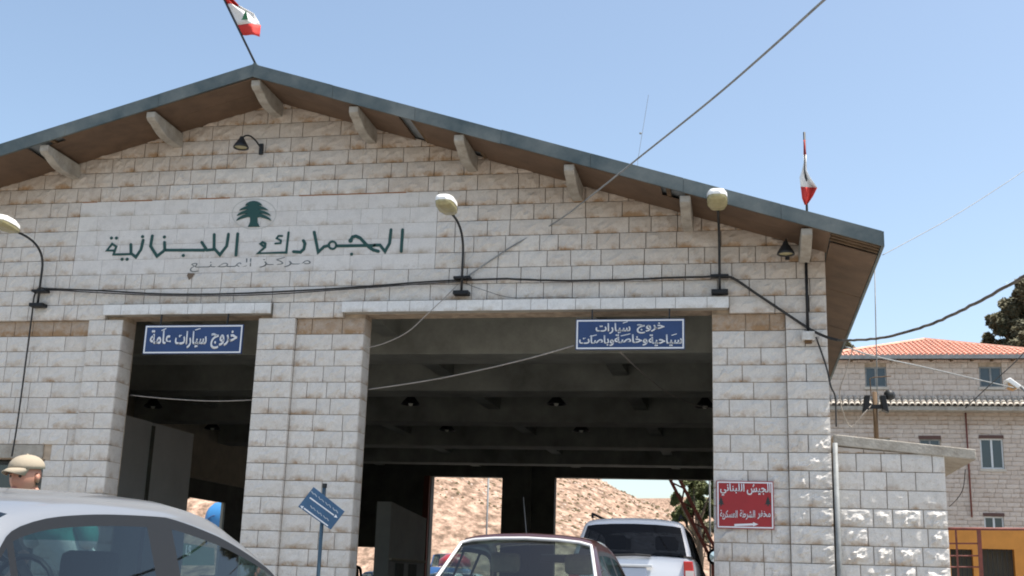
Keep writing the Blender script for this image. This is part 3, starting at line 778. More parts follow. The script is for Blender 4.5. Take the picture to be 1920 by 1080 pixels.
arabic('سياحية', 'lettering', M['signwhite'], s2, (1216, 627), (1279, 649), Ys, .022); arabic('وخاصة', 'lettering', M['signwhite'], s2, (1152, 627), (1214, 648), Ys, .022)
arabic('وباصات', 'lettering', M['signwhite'], s2, (1086, 629), (1151, 649), Ys, .022)
b = MB()
for q in ([(1168, 606), (1177, 603)], [(1259, 629), (1269, 626)], [(1164, 630), (1182, 626)], [(1106, 631), (1119, 628)]): stroke_mesh(b, q, .010, W-.102, .006)
b.build('vowel_mark', M['signwhite'], s2)
b = MB()
for px in (1110, 1255):
    p = atY(px, 602, W-.08); b.bar((p.x, W-.07, p.z-.02), (p.x, W-.05, 5.04), .02)
b.build('hanger', M['darkmetal'], s2)
YR = REC-.075
s3 = sign_board('police_post_sign', 'red square sign with white Arabic lines and an arrow on the right pier', 1343, 901, 1452, 993, YR, M['red'], rimw=.018)
for o_ in s3.children:
    pass
arabic('الجيش', 'lettering', M['signwhite'], s3, (1400, 906), (1445, 929), YR-.005, .018)
arabic('اللبناني', 'lettering', M['signwhite'], s3, (1350, 906), (1396, 930), YR-.005, .018)
arabic('مخفر', 'lettering', M['signwhite'], s3, (1420, 957), (1445, 974), YR-.005, .012)
arabic('الشرطة', 'lettering', M['signwhite'], s3, (1387, 956), (1416, 975), YR-.005, .012)
arabic('العسكرية', 'lettering', M['signwhite'], s3, (1350, 956), (1383, 975), YR-.005, .012)
b = MB(); stroke_mesh(b, [(1377, 984.6), (1414, 983.2)], .028, YR-.001, .006); p = atY(1419, 983.2, YR)
b.prism([(p.x-.05, p.z-.028), (p.x+.02, p.z), (p.x-.05, p.z+.028)], YR-.0065, YR-.001); b.build('arrow', M['signwhite'], s3)
for px in (1352, 1440):
    b = MB(); p = atY(px, 941, YR); cx, cz = p.x, p.z
    for (w, zz) in ((.045, -.02), (.033, .01), (.02, .04)): b.prism([(cx-w, cz+zz-.015), (cx+w, cz+zz-.015), (cx, cz+zz+.035)], YR-.006-.001*zz*10, YR-.001)
    b.box(cx-.008, cx+.008, YR-.005, YR-.001, cz-.06, cz-.03); b.build('cedar_mark', mat('black_mark', (.02, .03, .03), .6), s3)

# tilted direction sign on a post in front of the middle pier
YT = 15.9
pt, pb = atY(609, 908, YT), atY(594, 1120, YT)
t = thing('direction_sign', (pb.x, YT, 0), 'crooked small blue direction sign with two white arrows on a thin blue post', 'sign')
b = MB(); b.tube([(pb.x, YT, 0), (pt.x-.004, YT, pt.z-.03)], .028, 8); b.build('post', mat('blue_post', (.03, .07, .11), .5), t, smooth=True)
b = MB(); b.tube([(pt.x, YT, pt.z-.05), (pt.x, YT, pt.z+.01)], .034, 8); b.build('post_cap', M['darkmetal'], t)
cs = [atY(px, py, YT-.035) for px, py in ((588, 913), (646, 959), (620, 993), (559, 950))]
b = MB(); b.add([(v.x, YT-.04, v.z) for v in cs]+[(v.x, YT-.022, v.z) for v in cs], [(0, 1, 2, 3), (7, 6, 5, 4), (0, 4, 5, 1), (1, 5, 6, 2), (2, 6, 7, 3), (3, 7, 4, 0)])
b.build('board', mat('faded_blue_board', (.035, .10, .20), .4, var=.1), t, bevel=.003)
b = MB()
stroke_mesh(b, [(581, 933), (626, 966)], .017, YT-.040, .004); stroke_mesh(b, [(570, 953), (615, 986)], .017, YT-.040, .004)
for (c, d) in (((629, 968), (1, 1)), ((567, 951), (-1, -1))):
    p = atY(*c, YT-.04); s = d[0]; u = Vector((s*.80, -s*.60)); n_ = Vector((-u.y, u.x))
    q = [Vector((p.x, p.z))+u*.035, Vector((p.x, p.z))+n_*.022-u*.01, Vector((p.x, p.z))-n_*.022-u*.01]
    b.prism([tuple(v) for v in q], YT-.0445, YT-.04)
b.build('arrow', M['signwhite'], t)
b = MB(); r = random.Random(3)
def squiggle(x0, y0, x1, y1, n):
    pts = []
    for i in range(n+1):
        u = i/n; pts.append((x0+(x1-x0)*u+r.uniform(-.6, .6)*.7, y0+(y1-y0)*u+(1.7 if i % 2 else -1.2)))
    for i in range(0, n, 1):
        if i % 4 != 3: stroke_mesh(b, pts[i:i+2], .009, YT-.040, .003)
squiggle(584, 922, 637, 963, 16); squiggle(582, 949, 616, 975, 11)
b.build('faded_writing', mat('faded_white', (.42, .47, .52), .6), t)

# ================================================================== LAMPS ON THE FACADE
def arc(p, c, q, n=12): # quadratic curve
    p, c, q = Vector(p), Vector(c), Vector(q); return [p*(1-s)**2+c*2*s*(1-s)+q*s*s for s in [i/n for i in range(n+1)]]
def wall_lamp(px, zb, label, lean=0.):
    x = atY(px, 560, W).x
    t = thing('wall_lamp', (x, W, zb), label, 'lamp', 'curved street lamps bracketed to the gable wall')
    y0 = W-.12
    MB().box(x-.12, x+.12, y0-.06, W-.02, zb-.03, zb+.03).build('base_bracket', M['trim'], t, bevel=.008)
    MB().box(x-.13, x+.13, y0-.03, W-.02, zb+.22, zb+.26).build('clamp', M['trim'], t, bevel=.006)
    b = MB(); b.tube([(x, y0, zb), (x, y0, zb+.55)]+arc((x, y0, zb+.6), (x+lean*.3, y0, zb+1.05), (x+lean, y0-.80, zb+1.00)), .019, 8); b.build('arm', M['darkmetal'], t, smooth=True)
    # cobra head: rounded housing with a lens underneath, tilted up
    hx, hy, hz = x+lean, y0-.80, zb+1.00
    prof = [(0., .06), (.08, .11), (.24, .145), (.42, .14), (.52, .115), (.56, .05)]
    V, F, n = [], [], 10
    for s, w in prof:
        for k in range(n):
            a = math.pi*k/(n-1); V.append((hx+math.copysign(abs(math.cos(a))**.6, math.cos(a))*w, hy-s, hz+.012+math.sin(a)**.6*w*.8+s*.05))
    for i in range(len(prof)-1):
        for k in range(n-1): F.append((i*n+k, i*n+k+1, (i+1)*n+k+1, (i+1)*n+k))
    F.append(tuple(range(n))); F.append(tuple(range((len(prof)-1)*n, len(prof)*n)))
    b = MB(); b.add(V, F); b.build('housing', M['lampwhite'], t, smooth=False)
    V, F = [], []
    for s, w in prof:
        for k in range(n):
            a = math.pi*k/(n-1); V.append((hx+math.copysign(abs(math.cos(a))**.6, math.cos(a))*w*.97, hy-s, hz+.012-math.sin(a)**.6*w*.6+s*.05))
    for i in range(len(prof)-1):
        for k in range(n-1): F.append((i*n+k, (i+1)*n+k, (i+1)*n+k+1, i*n+k+1))
    F.append(tuple(range((len(prof)-1)*n, len(prof)*n))); F.append(tuple(range(n)))
    b = MB(); b.add(V, F); b.build('lens', M['lens'], t, smooth=False); return t
wall_lamp(868, 5.30, 'street lamp on a curved bracket right of the inscription, above the wide passage')
wall_lamp(1350, 5.26, 'street lamp on a nearly straight bracket over the right end of the wide passage')
wall_lamp(80, 5.20, 'street lamp on a curved bracket at the far left of the gable wall')
def spot(px, py, label, side):
    p = atY(px, py, W); x, z = p.x, p.z
    t = thing('gable_spotlight', (x, W, z), label, 'lamp')
    MB().box(x-.03, x+.03, W-.05, W, z-.08, z+.10).build('wall_plate', M['darkmetal'], t)
    b = MB(); b.tube([(x, W-.04, z+.02)]+arc((x-side*.02, W-.08, z+.06), (x-side*.1, W-.3, z+.22), (x-side*.16, W-.40, z+.08), 6), .014, 6); b.build('arm', M['darkmetal'], t)
    b = MB(); b.lathe([(.03, .14), (.045, .1), (.09, .03), (.12, -.02), (.125, -.05), (.11, -.05), (.08, 0), (.0, .03)], (x-side*.17, W-.42, z-.06), 14); b.build('lamp_shade', M['darkmetal'], t, smooth=True)
    b = MB(); b.lathe([(.0, -.045), (.09, -.04), (.108, -.03)], (x-side*.17, W-.42, z-.06), 12); b.build('lens', M['lens'], t, smooth=True)
spot(491, 282, 'small dark spotlight on a bent arm high under the ridge', 1)
spot(1476, 478, 'small dark bell-shaped lamp near the right corner under the eave', .2)
# junction box with its conduit
p = atY(1515, 633, W-.03)
t = thing('junction_box', (p.x, W, p.z), 'small pale junction box with a rust stain at the foot of the black conduit', 'junction box')
MB().box(p.x-.09, p.x+.09, W-.13, W-.02, p.z-.05, p.z+.075).build('box', M['lintel'], t, bevel=.01)
MB().box(p.x-.05, p.x+.05, W-.11, W-.03, p.z-.09, p.z-.05).build('gland', mat('rust_brown', (.12, .06, .02), .8), t)
def cable(name, pts, r, m_, label, cat='cable', n=6):
    b = MB(); b.tube(pts, r, n); o = b.build(name, m_, smooth=True); return tag(o, label, cat)
def wobble(pts, amp, seed=1):
    r = random.Random(seed); return [Vector(p)+Vector((r.uniform(-1, 1), r.uniform(-.3, .3), r.uniform(-1, 1)))*amp for p in pts]
def P3(lst, n=5):   # smooth curve through picture points, each with its own distance
    v = [atY(a, c, Y) for a, c, Y in lst]; return [Vector(q) for q in smooth_pts([tuple(x) for x in v], n)]
YC = W-.07
cable('conduit', [(atY(1511, 480, YC).x, YC, atY(1511, 480, YC).z), (atY(1515, 628, YC).x, YC, atY(1515, 628, YC).z)], .022, M['trim'], 'straight black conduit running down below the last corbel', 'conduit')
cable('cable', P3([(85, 541, YC), (190, 545, YC), (300, 551, YC), (420, 551, YC), (560, 545, YC), (700, 536, YC), (790, 529, YC), (865, 525, YC)]), .014, M['wire'], 'black cable sagging between the left lamp and the middle lamp')
cable('cable', P3([(85, 543, YC-.02), (300, 554, YC-.02), (480, 553, YC-.02), (640, 543, YC-.02), (780, 533, YC-.02), (866, 528, YC-.02)]), .009, M['wire'], 'thinner second cable hanging just under the cable left of the middle lamp')
cable('cable', wobble(P3([(866, 525, YC), (950, 523, YC), (1050, 526, YC), (1150, 525, YC), (1250, 521, YC), (1350, 518, YC)]), .004), .016, M['wire'], 'thick black cable running above the wide passage between two lamps')
cable('cable', P3([(1352, 518, YC), (1375, 522, YC), (1420, 552, YC), (1480, 592, YC), (1520, 618, YC), (1550, 632, W-.25), (1572, 638, W-.4)]), .020, M['wire'], 'black cable slanting down from the right lamp to the corner of the hall')
cable('cable', wobble(P3([(1572, 638, W-.4), (1600, 638, 16.2), (1650, 634, 15.8), (1700, 622, 15.2), (1750, 606, 14.6), (1800, 583, 14), (1860, 552, 13.2), (1930, 512, 12.5), (2050, 430, 11)], 6), .005, 4), .018, M['wirebrown'], 'thick taped cable sweeping from the hall corner up to the right edge')
cable('cable', P3([(85, 541, YC), (72, 541, YC), (64, 556, YC), (60, 590, YC), (52, 650, YC), (40, 740, YC), (30, 810, YC), (22, 856, YC)]), .013, M['wire'], 'black cable dropping down the wall below the left lamp')
cable('cable', P3([(860, 532, YC), (830, 562, YC-.05), (800, 590, W-.2), (765, 622, W-.2), (720, 644, W-.1), (684, 653, W-.1)]), .007, M['wirepale'], 'thin wire curving from the middle lamp down to the middle pier')
cable('cable', P3([(1076, 648, W-.05), (1000, 670, W+.2), (900, 694, W+.5), (800, 714, W+.7), (686, 731, W+.5)]), .011, M['wirepale'], 'pale wire running from the two-line sign down to the middle pier')
cable('cable', P3([(1163, 660, W+.1), (1200, 695, W+2), (1250, 735, W+4), (1300, 758, W+5.5), (1345, 768, W+6)]), .011, M['wirepale'], 'pale wire drooping behind the two-line sign towards the right jamb')
cable('cable', P3([(244, 741, W+.5), (320, 748, W+.5), (400, 752, W+.5), (474, 750, W+.5)]), .009, M['wirepale'], 'pale wire stretched across the narrow passage')
cable('cable', P3([(1560, -10, 8.0), (1545, 0, 8.2), (1440, 95, 9.5), (1330, 190, 11), (1195, 298, 13.5), (1110, 366, 15.8), (1040, 418, W-.05), (960, 462, W-.04), (868, 524, W-.05)]), .011, M['galv'], 'long straight wire coming down from the top of the sky to the gable wall')
cable('cable', P3([(1655, 478, 16.3), (1700, 454, 17), (1780, 410, 18), (1860, 360, 19), (1930, 312, 20), (2000, 250, 21)]), .006, M['galv'], 'thin wire rising from the eave corner to the right edge of the sky')
cable('cable', P3([(1585, 650, 17.5), (1640, 668, 19), (1740, 690, 22), (1830, 711, 25), (1905, 728, 27)]), .012, M['galv'], 'thin cable crossing in front of the far building to the street lamp')
cable('cable', P3([(1935, 645, 24), (1900, 682, 24), (1860, 718, 24), (1810, 765, 24)]), .011, M['wire'], 'short dark wire slanting across the far right window of the top floor')
cable('cable', P3([(1530, 632, W-.06), (1540, 660, W-.06), (1550, 690, W-.06), (1558, 725, W-.1), (1566, 745, W), (1568, 800, W)]), .012, M['wire'], 'dark cable dropping from the junction box along the corner of the hall')
cable('cable', P3([(1600, 650, 17.2), (1585, 700, 17.4), (1574, 735, 17.6), (1580, 770, 18), (1596, 800, 18.2), (1620, 775, 18.2), (1638, 755, 18.3)]), .007, M['wirepale'], 'thin pale wires looping from the eave to the floodlight pole')
cable('cable', P3([(868, 530, YC), (910, 545, YC), (960, 558, YC-.02), (1040, 557, YC-.02), (1100, 560, YC)]), .004, M['wire'], 'fine wire trailing over the lintel right of the middle lamp')
cable('cable', P3([(1810, 880, 18.2), (1806, 915, 18.4), (1795, 935, 18.6), (1780, 950, 18.6)]), .006, M['wire'], 'fine cable curving under the right end of the annex roof')
p1, p2 = atY(1640, 470, 19), atY(1643, 760, 19)
cable('antenna', [(p2.x, 19, 3.05), (p1.x, 19, p1.z+.25)], .009, M['galv'], 'thin vertical antenna rod standing behind the annex roof', 'antenna')
pa, pb_ = atY(1196, 300, 30), atY(1216, 178, 30)
t = thing('roof_antenna', (pa.x, 30, pa.z), 'very faint leaning rod with a small ball above the right roof slope', 'antenna')
b = MB(); b.tube([(pa.x-.2, 30, roofz(pa.x)+.1), tuple(pa), tuple(pb_)], .006, 5); b.build('rod', M['galv'], t)
pc = atY(1201, 250, 30); b = MB(); b.lathe([(0, -.035), (.03, -.02), (.035, 0), (.03, .02), (0, .035)], tuple(pc), 8); b.build('ball', M['galv'], t)

# ================================================================== FLAGS
def flag(name, label, base, top, m_pole, cloth):
    t = thing(name, base, label, 'flag')
    b = MB(); b.tube([base, top], .018, 8); b.build('pole', M['darkmetal'], t, smooth=True)
    return t
YFg = 16.3
def cloth_strip(grid, parent, rows):
    """grid[i][j] = world points, rows of j; rows = [(name, material, j0, j1)]"""
    for nm, m_, j0, j1 in rows:
        V, F = [], []
        for i in range(len(grid)):
            for j in range(j0, j1+1): V.append(grid[i][j])
        w = j1-j0+1
        for i in range(len(grid)-1):
            for j in range(w-1): F.append((i*w+j, (i+1)*w+j, (i+1)*w+j+1, i*w+j+1))
        b = MB(); b.add(V, F); o = b.build(nm, m_, parent, smooth=True, recalc=False)
        so_ = o.modifiers.new('thickness', 'SOLIDIFY'); so_.thickness = .004
# the left flag flies out to the right of its leaning pole
base = Vector((RX-.05, YFg, RZ+.2)); tp = atY(414, -14, YFg)
t = flag('roof_flag', 'red and white flag with a green tree flying on the leaning pole at the ridge', tuple(base), tuple(tp), None, None)
hoist0, hoist1 = (450, 64), (416, -12)
outer = [(487, 68), (489, 46), (476, 24), (448, 10), (424, -14)]
n, mrows = 10, 12
grid = []
for i in range(n+1):
    u = i/n; col = []
    for j in range(mrows+1):
        v = j/mrows    # 0 bottom
        hp = Vector((hoist0[0]+(hoist1[0]-hoist0[0])*v, hoist0[1]+(hoist1[1]-hoist0[1])*v))
        k = v*(len(outer)-1); a = int(min(k, len(outer)-2)); op = Vector(outer[a])*(1-(k-a))+Vector(outer[a+1])*(k-a)
        q = hp*(1-u)+op*u
        p = atY(q.x, q.y+1.5*math.sin(u*7+v*3), YFg+.10*math.sin(u*7.5+v*2.5)*u)
        col.append(p)
    grid.append(col)
cloth_strip(grid, t, [('red_band', M['flagred'], 0, 3), ('white_band', M['flagwhite'], 3, 9), ('red_band', M['flagred'], 9, 12)])
c = grid[6][5]; b = MB()
for (w, zz) in ((.06, -.05), (.045, -.01), (.03, .03)): b.prism([(c.x-w, c.z+zz-.03), (c.x+w, c.z+zz-.03), (c.x, c.z+zz+.05)], c.y-.055-zz*.02, c.y-.045-zz*.02)
b.build('green_tree', M['flaggreen'], t)
# the right flag hangs furled along its pole
YG = 17.2
b0, tp = atY(1513, 388, YG), atY(1508, 248, YG)
t = flag('roof_flag', 'furled red and white flag hanging down its thin pole above the right roof slope', (b0.x, YG, roofz(b0.x)+.15), tuple(tp), None, None)
def furl(pts_l, pts_r, rows, depth):
    grid = []
    for i in range(9):
        u = i/8; col = []
        for k in range(len(pts_l)):
            l, r_ = Vector(pts_l[k]), Vector(pts_r[k]); q = l*(1-u)+r_*u
            col.append(atY(q.x, q.y, YG-.03+depth*math.sin(u*9+k*.8)))
        grid.append(col)
    cloth_strip(grid, t, rows)
Lp = [(1509, 384), (1504, 372), (1501, 350), (1499, 333), (1504, 318), (1507, 305), (1507, 290), (1507, 278), (1507, 262)]
Rp = [(1513, 384), (1524, 368), (1532, 352), (1520, 334), (1512, 318), (1512, 305), (1512, 290), (1511, 278), (1510, 262)]
furl(Lp, Rp, [('red_band', M['flagred'], 0, 2), ('white_band', M['flagwhite'], 2, 6), ('red_band', M['flagred'], 6, 8)], .05)

# ================================================================== CARS
def lerp_tab(tab, y):
    """smooth curve through a table without overshoot"""
    if y <= tab[0][0]: return tab[0][1:]
    n = len(tab)
    for i in range(n-1):
        a, c = tab[i], tab[i+1]
        if a[0] <= y <= c[0]:
            h = c[0]-a[0]; t = (y-a[0])/h; out = []
            for j in range(1, len(a)):
                d = (c[j]-a[j])/h
                def tang(k):
                    if k == 0 or k == n-1: return d
                    d0 = (tab[k][j]-tab[k-1][j])/(tab[k][0]-tab[k-1][0]); d1 = (tab[k+1][j]-tab[k][j])/(tab[k+1][0]-tab[k][0])
                    return 0 if d0*d1 <= 0 else 2*d0*d1/(d0+d1)
                m0, m1 = tang(i), tang(i+1)
                out.append(a[j]*(2*t**3-3*t**2+1)+c[j]*(3*t**2-2*t**3)+h*m0*(t**3-2*t**2+t)+h*m1*(t**3-t**2))
            return tuple(out)
    return tab[-1][1:]
def wheel(x, y, r, parent, side):
    b = MB(); b.lathe([(r*.6, -.10), (r*.93, -.105), (r, -.07), (r, .07), (r*.93, .105), (r*.6, .10)], (x, y, r), 22, 'X'); w = b.build('wheel', M['rubber'], parent, smooth=True)
    b = MB(); b.lathe([(.0, side*.085), (r*.2, side*.09), (r*.5, side*.07), (r*.62, side*.10)], (x, y, r), 18, 'X'); b.build('rim', M['galv'], w, smooth=True)

def build_car(name, label, cx, y0, L, half, paint, prof, belt, roofhalf, pillars, ws, rw, group=None, trimm=None, glass=None, rglass=None, wr=.31, cat='car', frame_m=None, railh=.035, crown=.05, body_h=None, detail=True, parts_glass=True, trimtop=None, frameh=.035):
    """prof: (s, z) roof/bonnet line from the tail s=0 to the nose s=L; belt: (s, z, halfwidth) shoulder line;
    ws, rw: (s range) of windscreen and rear window; pillars: s ranges of opaque pillars on the side."""
    t = thing(name, (cx, y0+L/2, 0), label, cat, group)
    ss = sorted({round(x, 3) for x in [p[0] for p in prof]+[p for q in pillars for p in q]+list(ws)+list(rw)+[L*i/56 for i in range(57)]})
    zr = lambda s: lerp_tab(prof, s)[0]; bz = lambda s: lerp_tab(belt, s)
    zmax = max(p[1] for p in prof)
    # lower body: loft of rounded sections
    V, F = [], []; secn = 0
    for s in ss:
        z_b, hw = bz(s); e = min(1, min(s, L-s)/.35); hw2 = hw*(.84+.16*math.sqrt(max(0, 1-(1-e)**2)))
        bot = .22+.12*(1-e)
        top = max(z_b, min(zr(s), z_b+.001))
        sec = [(hw2*.90, bot), (hw2*.985, bot+.12), (hw2*1.0, (bot+z_b)/2), (hw2*.985, z_b-.12), (hw2*.955, z_b-.03), (hw2*.90, z_b)]
        zt = z_b+.012; sec += [(hw2*.5, z_b+.018), (0, z_b+.022)]
        ring = sec+[(-x, z) for x, z in sec[::-1][1:]]
        secn = len(ring); V += [(cx+x, y0+s, z) for x, z in ring]
    for i in range(len(ss)-1):
        for k in range(secn-1): F.append((i*secn+k, i*secn+k+1, (i+1)*secn+k+1, (i+1)*secn+k))
    gi = [i for i, s in enumerate(ss) if rw[0]+.05 < s < ws[1]-.05]
    # leave the cabin open at the top
    F2 = []
    for i in range(len(ss)-1):
        for k in range(secn-1):
            inside = (i in gi and i+1 in gi) and 5 <= k <= secn-7
            if not inside: F2.append((i*secn+k, i*secn+k+1, (i+1)*secn+k+1, (i+1)*secn+k))
    F2 += [tuple(range(secn)), tuple(range((len(ss)-1)*secn, len(ss)*secn))]
    b = MB(); b.add(V, F2); body = b.build('body', paint, t, smooth=True)
    MB().box(cx-half*.8, cx+half*.8, y0+.2, y0+L-.2, .17, .24).build('underbody', M['trim'], t)
    # greenhouse grid
    sg = [s for s in ss if rw[0]-.001 <= s <= ws[1]+.001]
    def section(s):
        z_b, hw = bz(s); z = zr(s); h = max(.0, z-z_b); f = min(1, h/(zmax-z_b)*1.0)
        rh = hw*.93+(roofhalf-hw*.93)*f
        edge = z-(crown+.045)*f
        tt = (trimtop(s) if trimtop else edge-railh*f); tt = max(z_b+.001, min(tt, edge-.002*f))
        gt = max(z_b+.0005, tt-frameh*f)
        kx = lambda zz: (hw*.93+(rh-hw*.93)*min(1, max(0, (zz-z_b)/max(h-(crown+.045)*f, .001))))
        return [(0, z), (rh*.45, z-crown*.18*f), (rh*.76, z-crown*.55*f), (rh*.92, z-crown*1.0*f), (kx(edge)*1.0, edge), (kx(tt), tt), (kx(gt), gt), (kx(z_b), z_b)]
    groups = {}
    def put(nm, quad): groups.setdefault(nm, []).append(quad)
    secs = [section(s) for s in sg]
    for i in range(len(sg)-1):
        sm = (sg[i]+sg[i+1])/2
        inws, inrw = ws[0] < sm < ws[1], rw[0] < sm < rw[1]
        pil = any(a < sm < c for a, c in pillars)
        for sgn in (1, -1):
            for k in range(7):
                q = [(cx+sgn*secs[i][k][0], y0+sg[i], secs[i][k][1]), (cx+sgn*secs[i][k+1][0], y0+sg[i], secs[i][k+1][1]),
                     (cx+sgn*secs[i+1][k+1][0], y0+sg[i+1], secs[i+1][k+1][1]), (cx+sgn*secs[i+1][k][0], y0+sg[i+1], secs[i+1][k][1])]
                if sgn > 0: q = q[::-1]
                if k < 3 and inws: nm = ('windscreen', 0)
                elif k < 3 and inrw: nm = ('rear_window', 0)
                elif k < 4: nm = ('roof', 0)
                elif k == 4: nm = ('roof', 0)
                elif k == 5: nm = ('window_trim', 0)
                else:
                    if inrw and sm < rw[0]+(rw[1]-rw[0])*.0: nm = ('roof', 0)
                    elif pil: nm = ('window_trim', 0)
                    else:
                        idx = sum(1 for a, c in pillars if sm > c); nm = ('side_window', (idx, sgn))
                put(nm, q)
    gm = {'windscreen': glass or M['glass'], 'rear_window': rglass or glass or M['glass'], 'roof': paint, 'window_trim': trimm or M['trim'], 'side_window': glass or M['glass']}
    for (nm, key), qs in groups.items():
        b = MB()
        for q in qs: b.add(q, [(0, 1, 2, 3)])
        me = b.mesh(nm); bm = bmesh.new(); bm.from_mesh(me); bmesh.ops.remove_doubles(bm, verts=bm.verts, dist=.0008)
        bmesh.ops.dissolve_degenerate(bm, edges=bm.edges, dist=.0005); bmesh.ops.recalc_face_normals(bm, faces=bm.faces); bm.to_mesh(me); bm.free()
        me.shade_smooth(); me.materials.append(gm[nm]); link(bpy.data.objects.new(nm, me), t)
    for sx in (-1, 1):
        for sy in (L*.19, L*.80): wheel(cx+sx*(half-.10), y0+sy, wr, t, sx)
    t_sec = section
    return t, (lambda s, k, sgn=1: Vector((cx+sgn*section(s)[k][0], y0+s, section(s)[k][1])))

def headrest(x, y, z, m_, parent, w=.13, h=.17, seatw=.24, back=.55, name='seat'):
    b = MB(); b.hexa([(x-seatw, y-.06, z-h-back), (x+seatw, y-.06, z-h-back), (x+seatw, y+.08, z-h-back), (x-seatw, y+.08, z-h-back)],
                     [(x-seatw*.8, y-.12, z-h-.03), (x+seatw*.8, y-.12, z-h-.03), (x+seatw*.8, y-.02, z-h-.03), (x-seatw*.8, y-.02, z-h-.03)])
    s = b.build(name, m_, parent, bevel=.04)
    b = MB(); b.box(x-w, x+w, y-.14, y-.05, z-h, z); b.build('headrest', m_, s, bevel=.035)
def mirror(x, y, z, s, parent, paint, name='door_mirror', sc_=1.0):
    b = MB(); b.hexa([(x, y-.02, z-.07*sc_), (x+s*.20*sc_, y-.03, z-.06*sc_), (x+s*.21*sc_, y-.03, z+.07*sc_), (x+s*.02, y-.02, z+.08*sc_)],
                     [(x, y+.09, z-.05*sc_), (x+s*.15*sc_, y+.07, z-.04*sc_), (x+s*.16*sc_, y+.07, z+.05*sc_), (x+s*.02, y+.09, z+.06*sc_)])
    o = b.build(name, paint, parent, bevel=.02)
    b = MB(); q = [(x+s*.025, y-.045, z-.052*sc_), (x+s*.185*sc_, y-.05, z-.045*sc_), (x+s*.19*sc_, y-.05, z+.055*sc_), (x+s*.04, y-.045, z+.062*sc_)]
    b.add(q, [(0, 1, 2, 3)]); b.build('mirror_glass', mat('mirror_silver', (.75, .85, .85), .04, metal=1), o, recalc=False)

# silver saloon, nearest, left
SX, SY = -3.12, 2.35
sprof = [(0, .78), (.12, .97), (.75, 1.02), (1.05, 1.16), (1.35, 1.315), (1.62, 1.372), (1.95, 1.405), (2.3, 1.422), (2.6, 1.43), (2.9, 1.40), (3.2, 1.31), (3.5, 1.165), (3.84, .955), (4.2, .87), (4.55, .74), (4.7, .6)]
sbelt = [(0, .77, .78), (.12, .90, .80), (.9, .945, .845), (2.6, .92, .86), (3.78, .90, .845), (4.3, .83, .80), (4.7, .58, .72)]
def strim(s):
    y = (SY+s)/1.09
    tab = [(3.0, .92), (3.2, 1.08), (3.34, 1.19), (3.5, 1.232), (3.71, 1.268), (3.88, 1.287), (4.14, 1.297), (4.35, 1.292), (4.79, 1.245), (5.14, 1.17), (5.47, 1.07), (5.9, .93)]
    return 1.1+(lerp_tab(tab, y)[0]-1.1)*1.09+.012
silver, sp = build_car('silver_saloon', 'silver saloon car with black window frames close at the lower left', SX, SY, 4.7, .87, M['silver'], sprof, sbelt, .67,
    [(.9, .96), (1.25, 1.29), (2.25, 2.47), (3.65, 3.84)], (2.72, 3.78), (.75, 1.35), trimtop=strim, crown=.06, frameh=.046)
for (x, yy) in ((-.36, 2.0), (.36, 2.0), (-.36, 2.95), (.36, 2.95)): headrest(SX+x, SY+yy-.45, 1.17, M['seat'], silver)
mirror(SX+.83, SY+3.42, .98, 1, silver, M['silver']); mirror(SX-.80, SY+3.42, 1.02, -1, silver, M['trim'])
MB().box(SX-.72, SX+.72, SY+3.2, SY+3.75, .80, .96).build('dashboard', M['trim'], silver, bevel=.04)
MB().box(SX-.7, SX+.7, SY+.7, SY+1.3, .86, .90).build('parcel_shelf', M['trim'], silver)
b = MB(); bm = bmesh.new()
b.lathe([(.165, -.012), (.18, 0), (.165, .012), (.15, 0), (.165, -.012)], (SX-.36, SY+3.05, .98), 18, 'Y'); b.build('steering_wheel', M['trim'], silver, smooth=True)
# small green card with letters on the windscreen
gp = [atX(345, 1018, -3.2), atX(402, 1028, -3.2), atX(402, 1060, -3.2), atX(342, 1060, -3.2)]
card = MB().add([(p.x, p.y, p.z) for p in gp]+[(p.x-.006, p.y, p.z) for p in gp], [(0, 1, 2, 3), (7, 6, 5, 4), (0, 4, 5, 1), (1, 5, 6, 2), (2, 6, 7, 3), (3, 7, 4, 0)]).build('green_card', mat('green_card', (.07, .15, .10), .6), silver)

cu = bpy.data.curves.new('t', 'FONT'); cu.body = 'LS'; cu.size = .075; cu.offset = .003; cu.extrude = .001
ob_ = bpy.data.objects.new('t', cu); sc.collection.objects.link(ob_); me = bpy.data.meshes.new_from_object(ob_.evaluated_get(bpy.context.evaluated_depsgraph_get())); bpy.data.objects.remove(ob_)
for v in me.vertices: v.co = (-3.2+.004-v.co.z*.5, gp[0].y+.02+v.co.x, gp[0].z-.065+v.co.y)
me.name = 'lettering'; me.materials.clear(); me.materials.append(M['signwhite']); link(bpy.data.objects.new('lettering', me), card)
# maroon saloon, seen from behind
MX, MY = -1.63, 7.45
mprof = [(0, .80), (.10, .98), (.95, 1.0), (1.0, 1.03), (1.50, 1.415), (1.56, 1.457), (1.7, 1.468), (2.0, 1.475), (2.5, 1.465), (2.75, 1.43), (3.45, 1.0), (3.55, .97), (4.25, .88), (4.35, .66)]
mbelt = [(0, .79, .66), (.12, .93, .70), (1.0, .955, .735), (3.5, .94, .74), (4.2, .84, .72), (4.35, .62, .66)]
maroon, mp_ = build_car('maroon_saloon', 'old maroon saloon with a pale rear window surround queueing before the passage', MX, MY, 4.35, .74, M['maroon'], mprof, mbelt, .515,
    [(1.0, 1.25), (1.72, 1.80), (2.30, 2.40), (3.3, 3.5)], (2.72, 3.48), (1.0, 1.49), glass=M['glass'], rglass=M['glassg'], trimm=M['trim'], crown=.045, wr=.29)
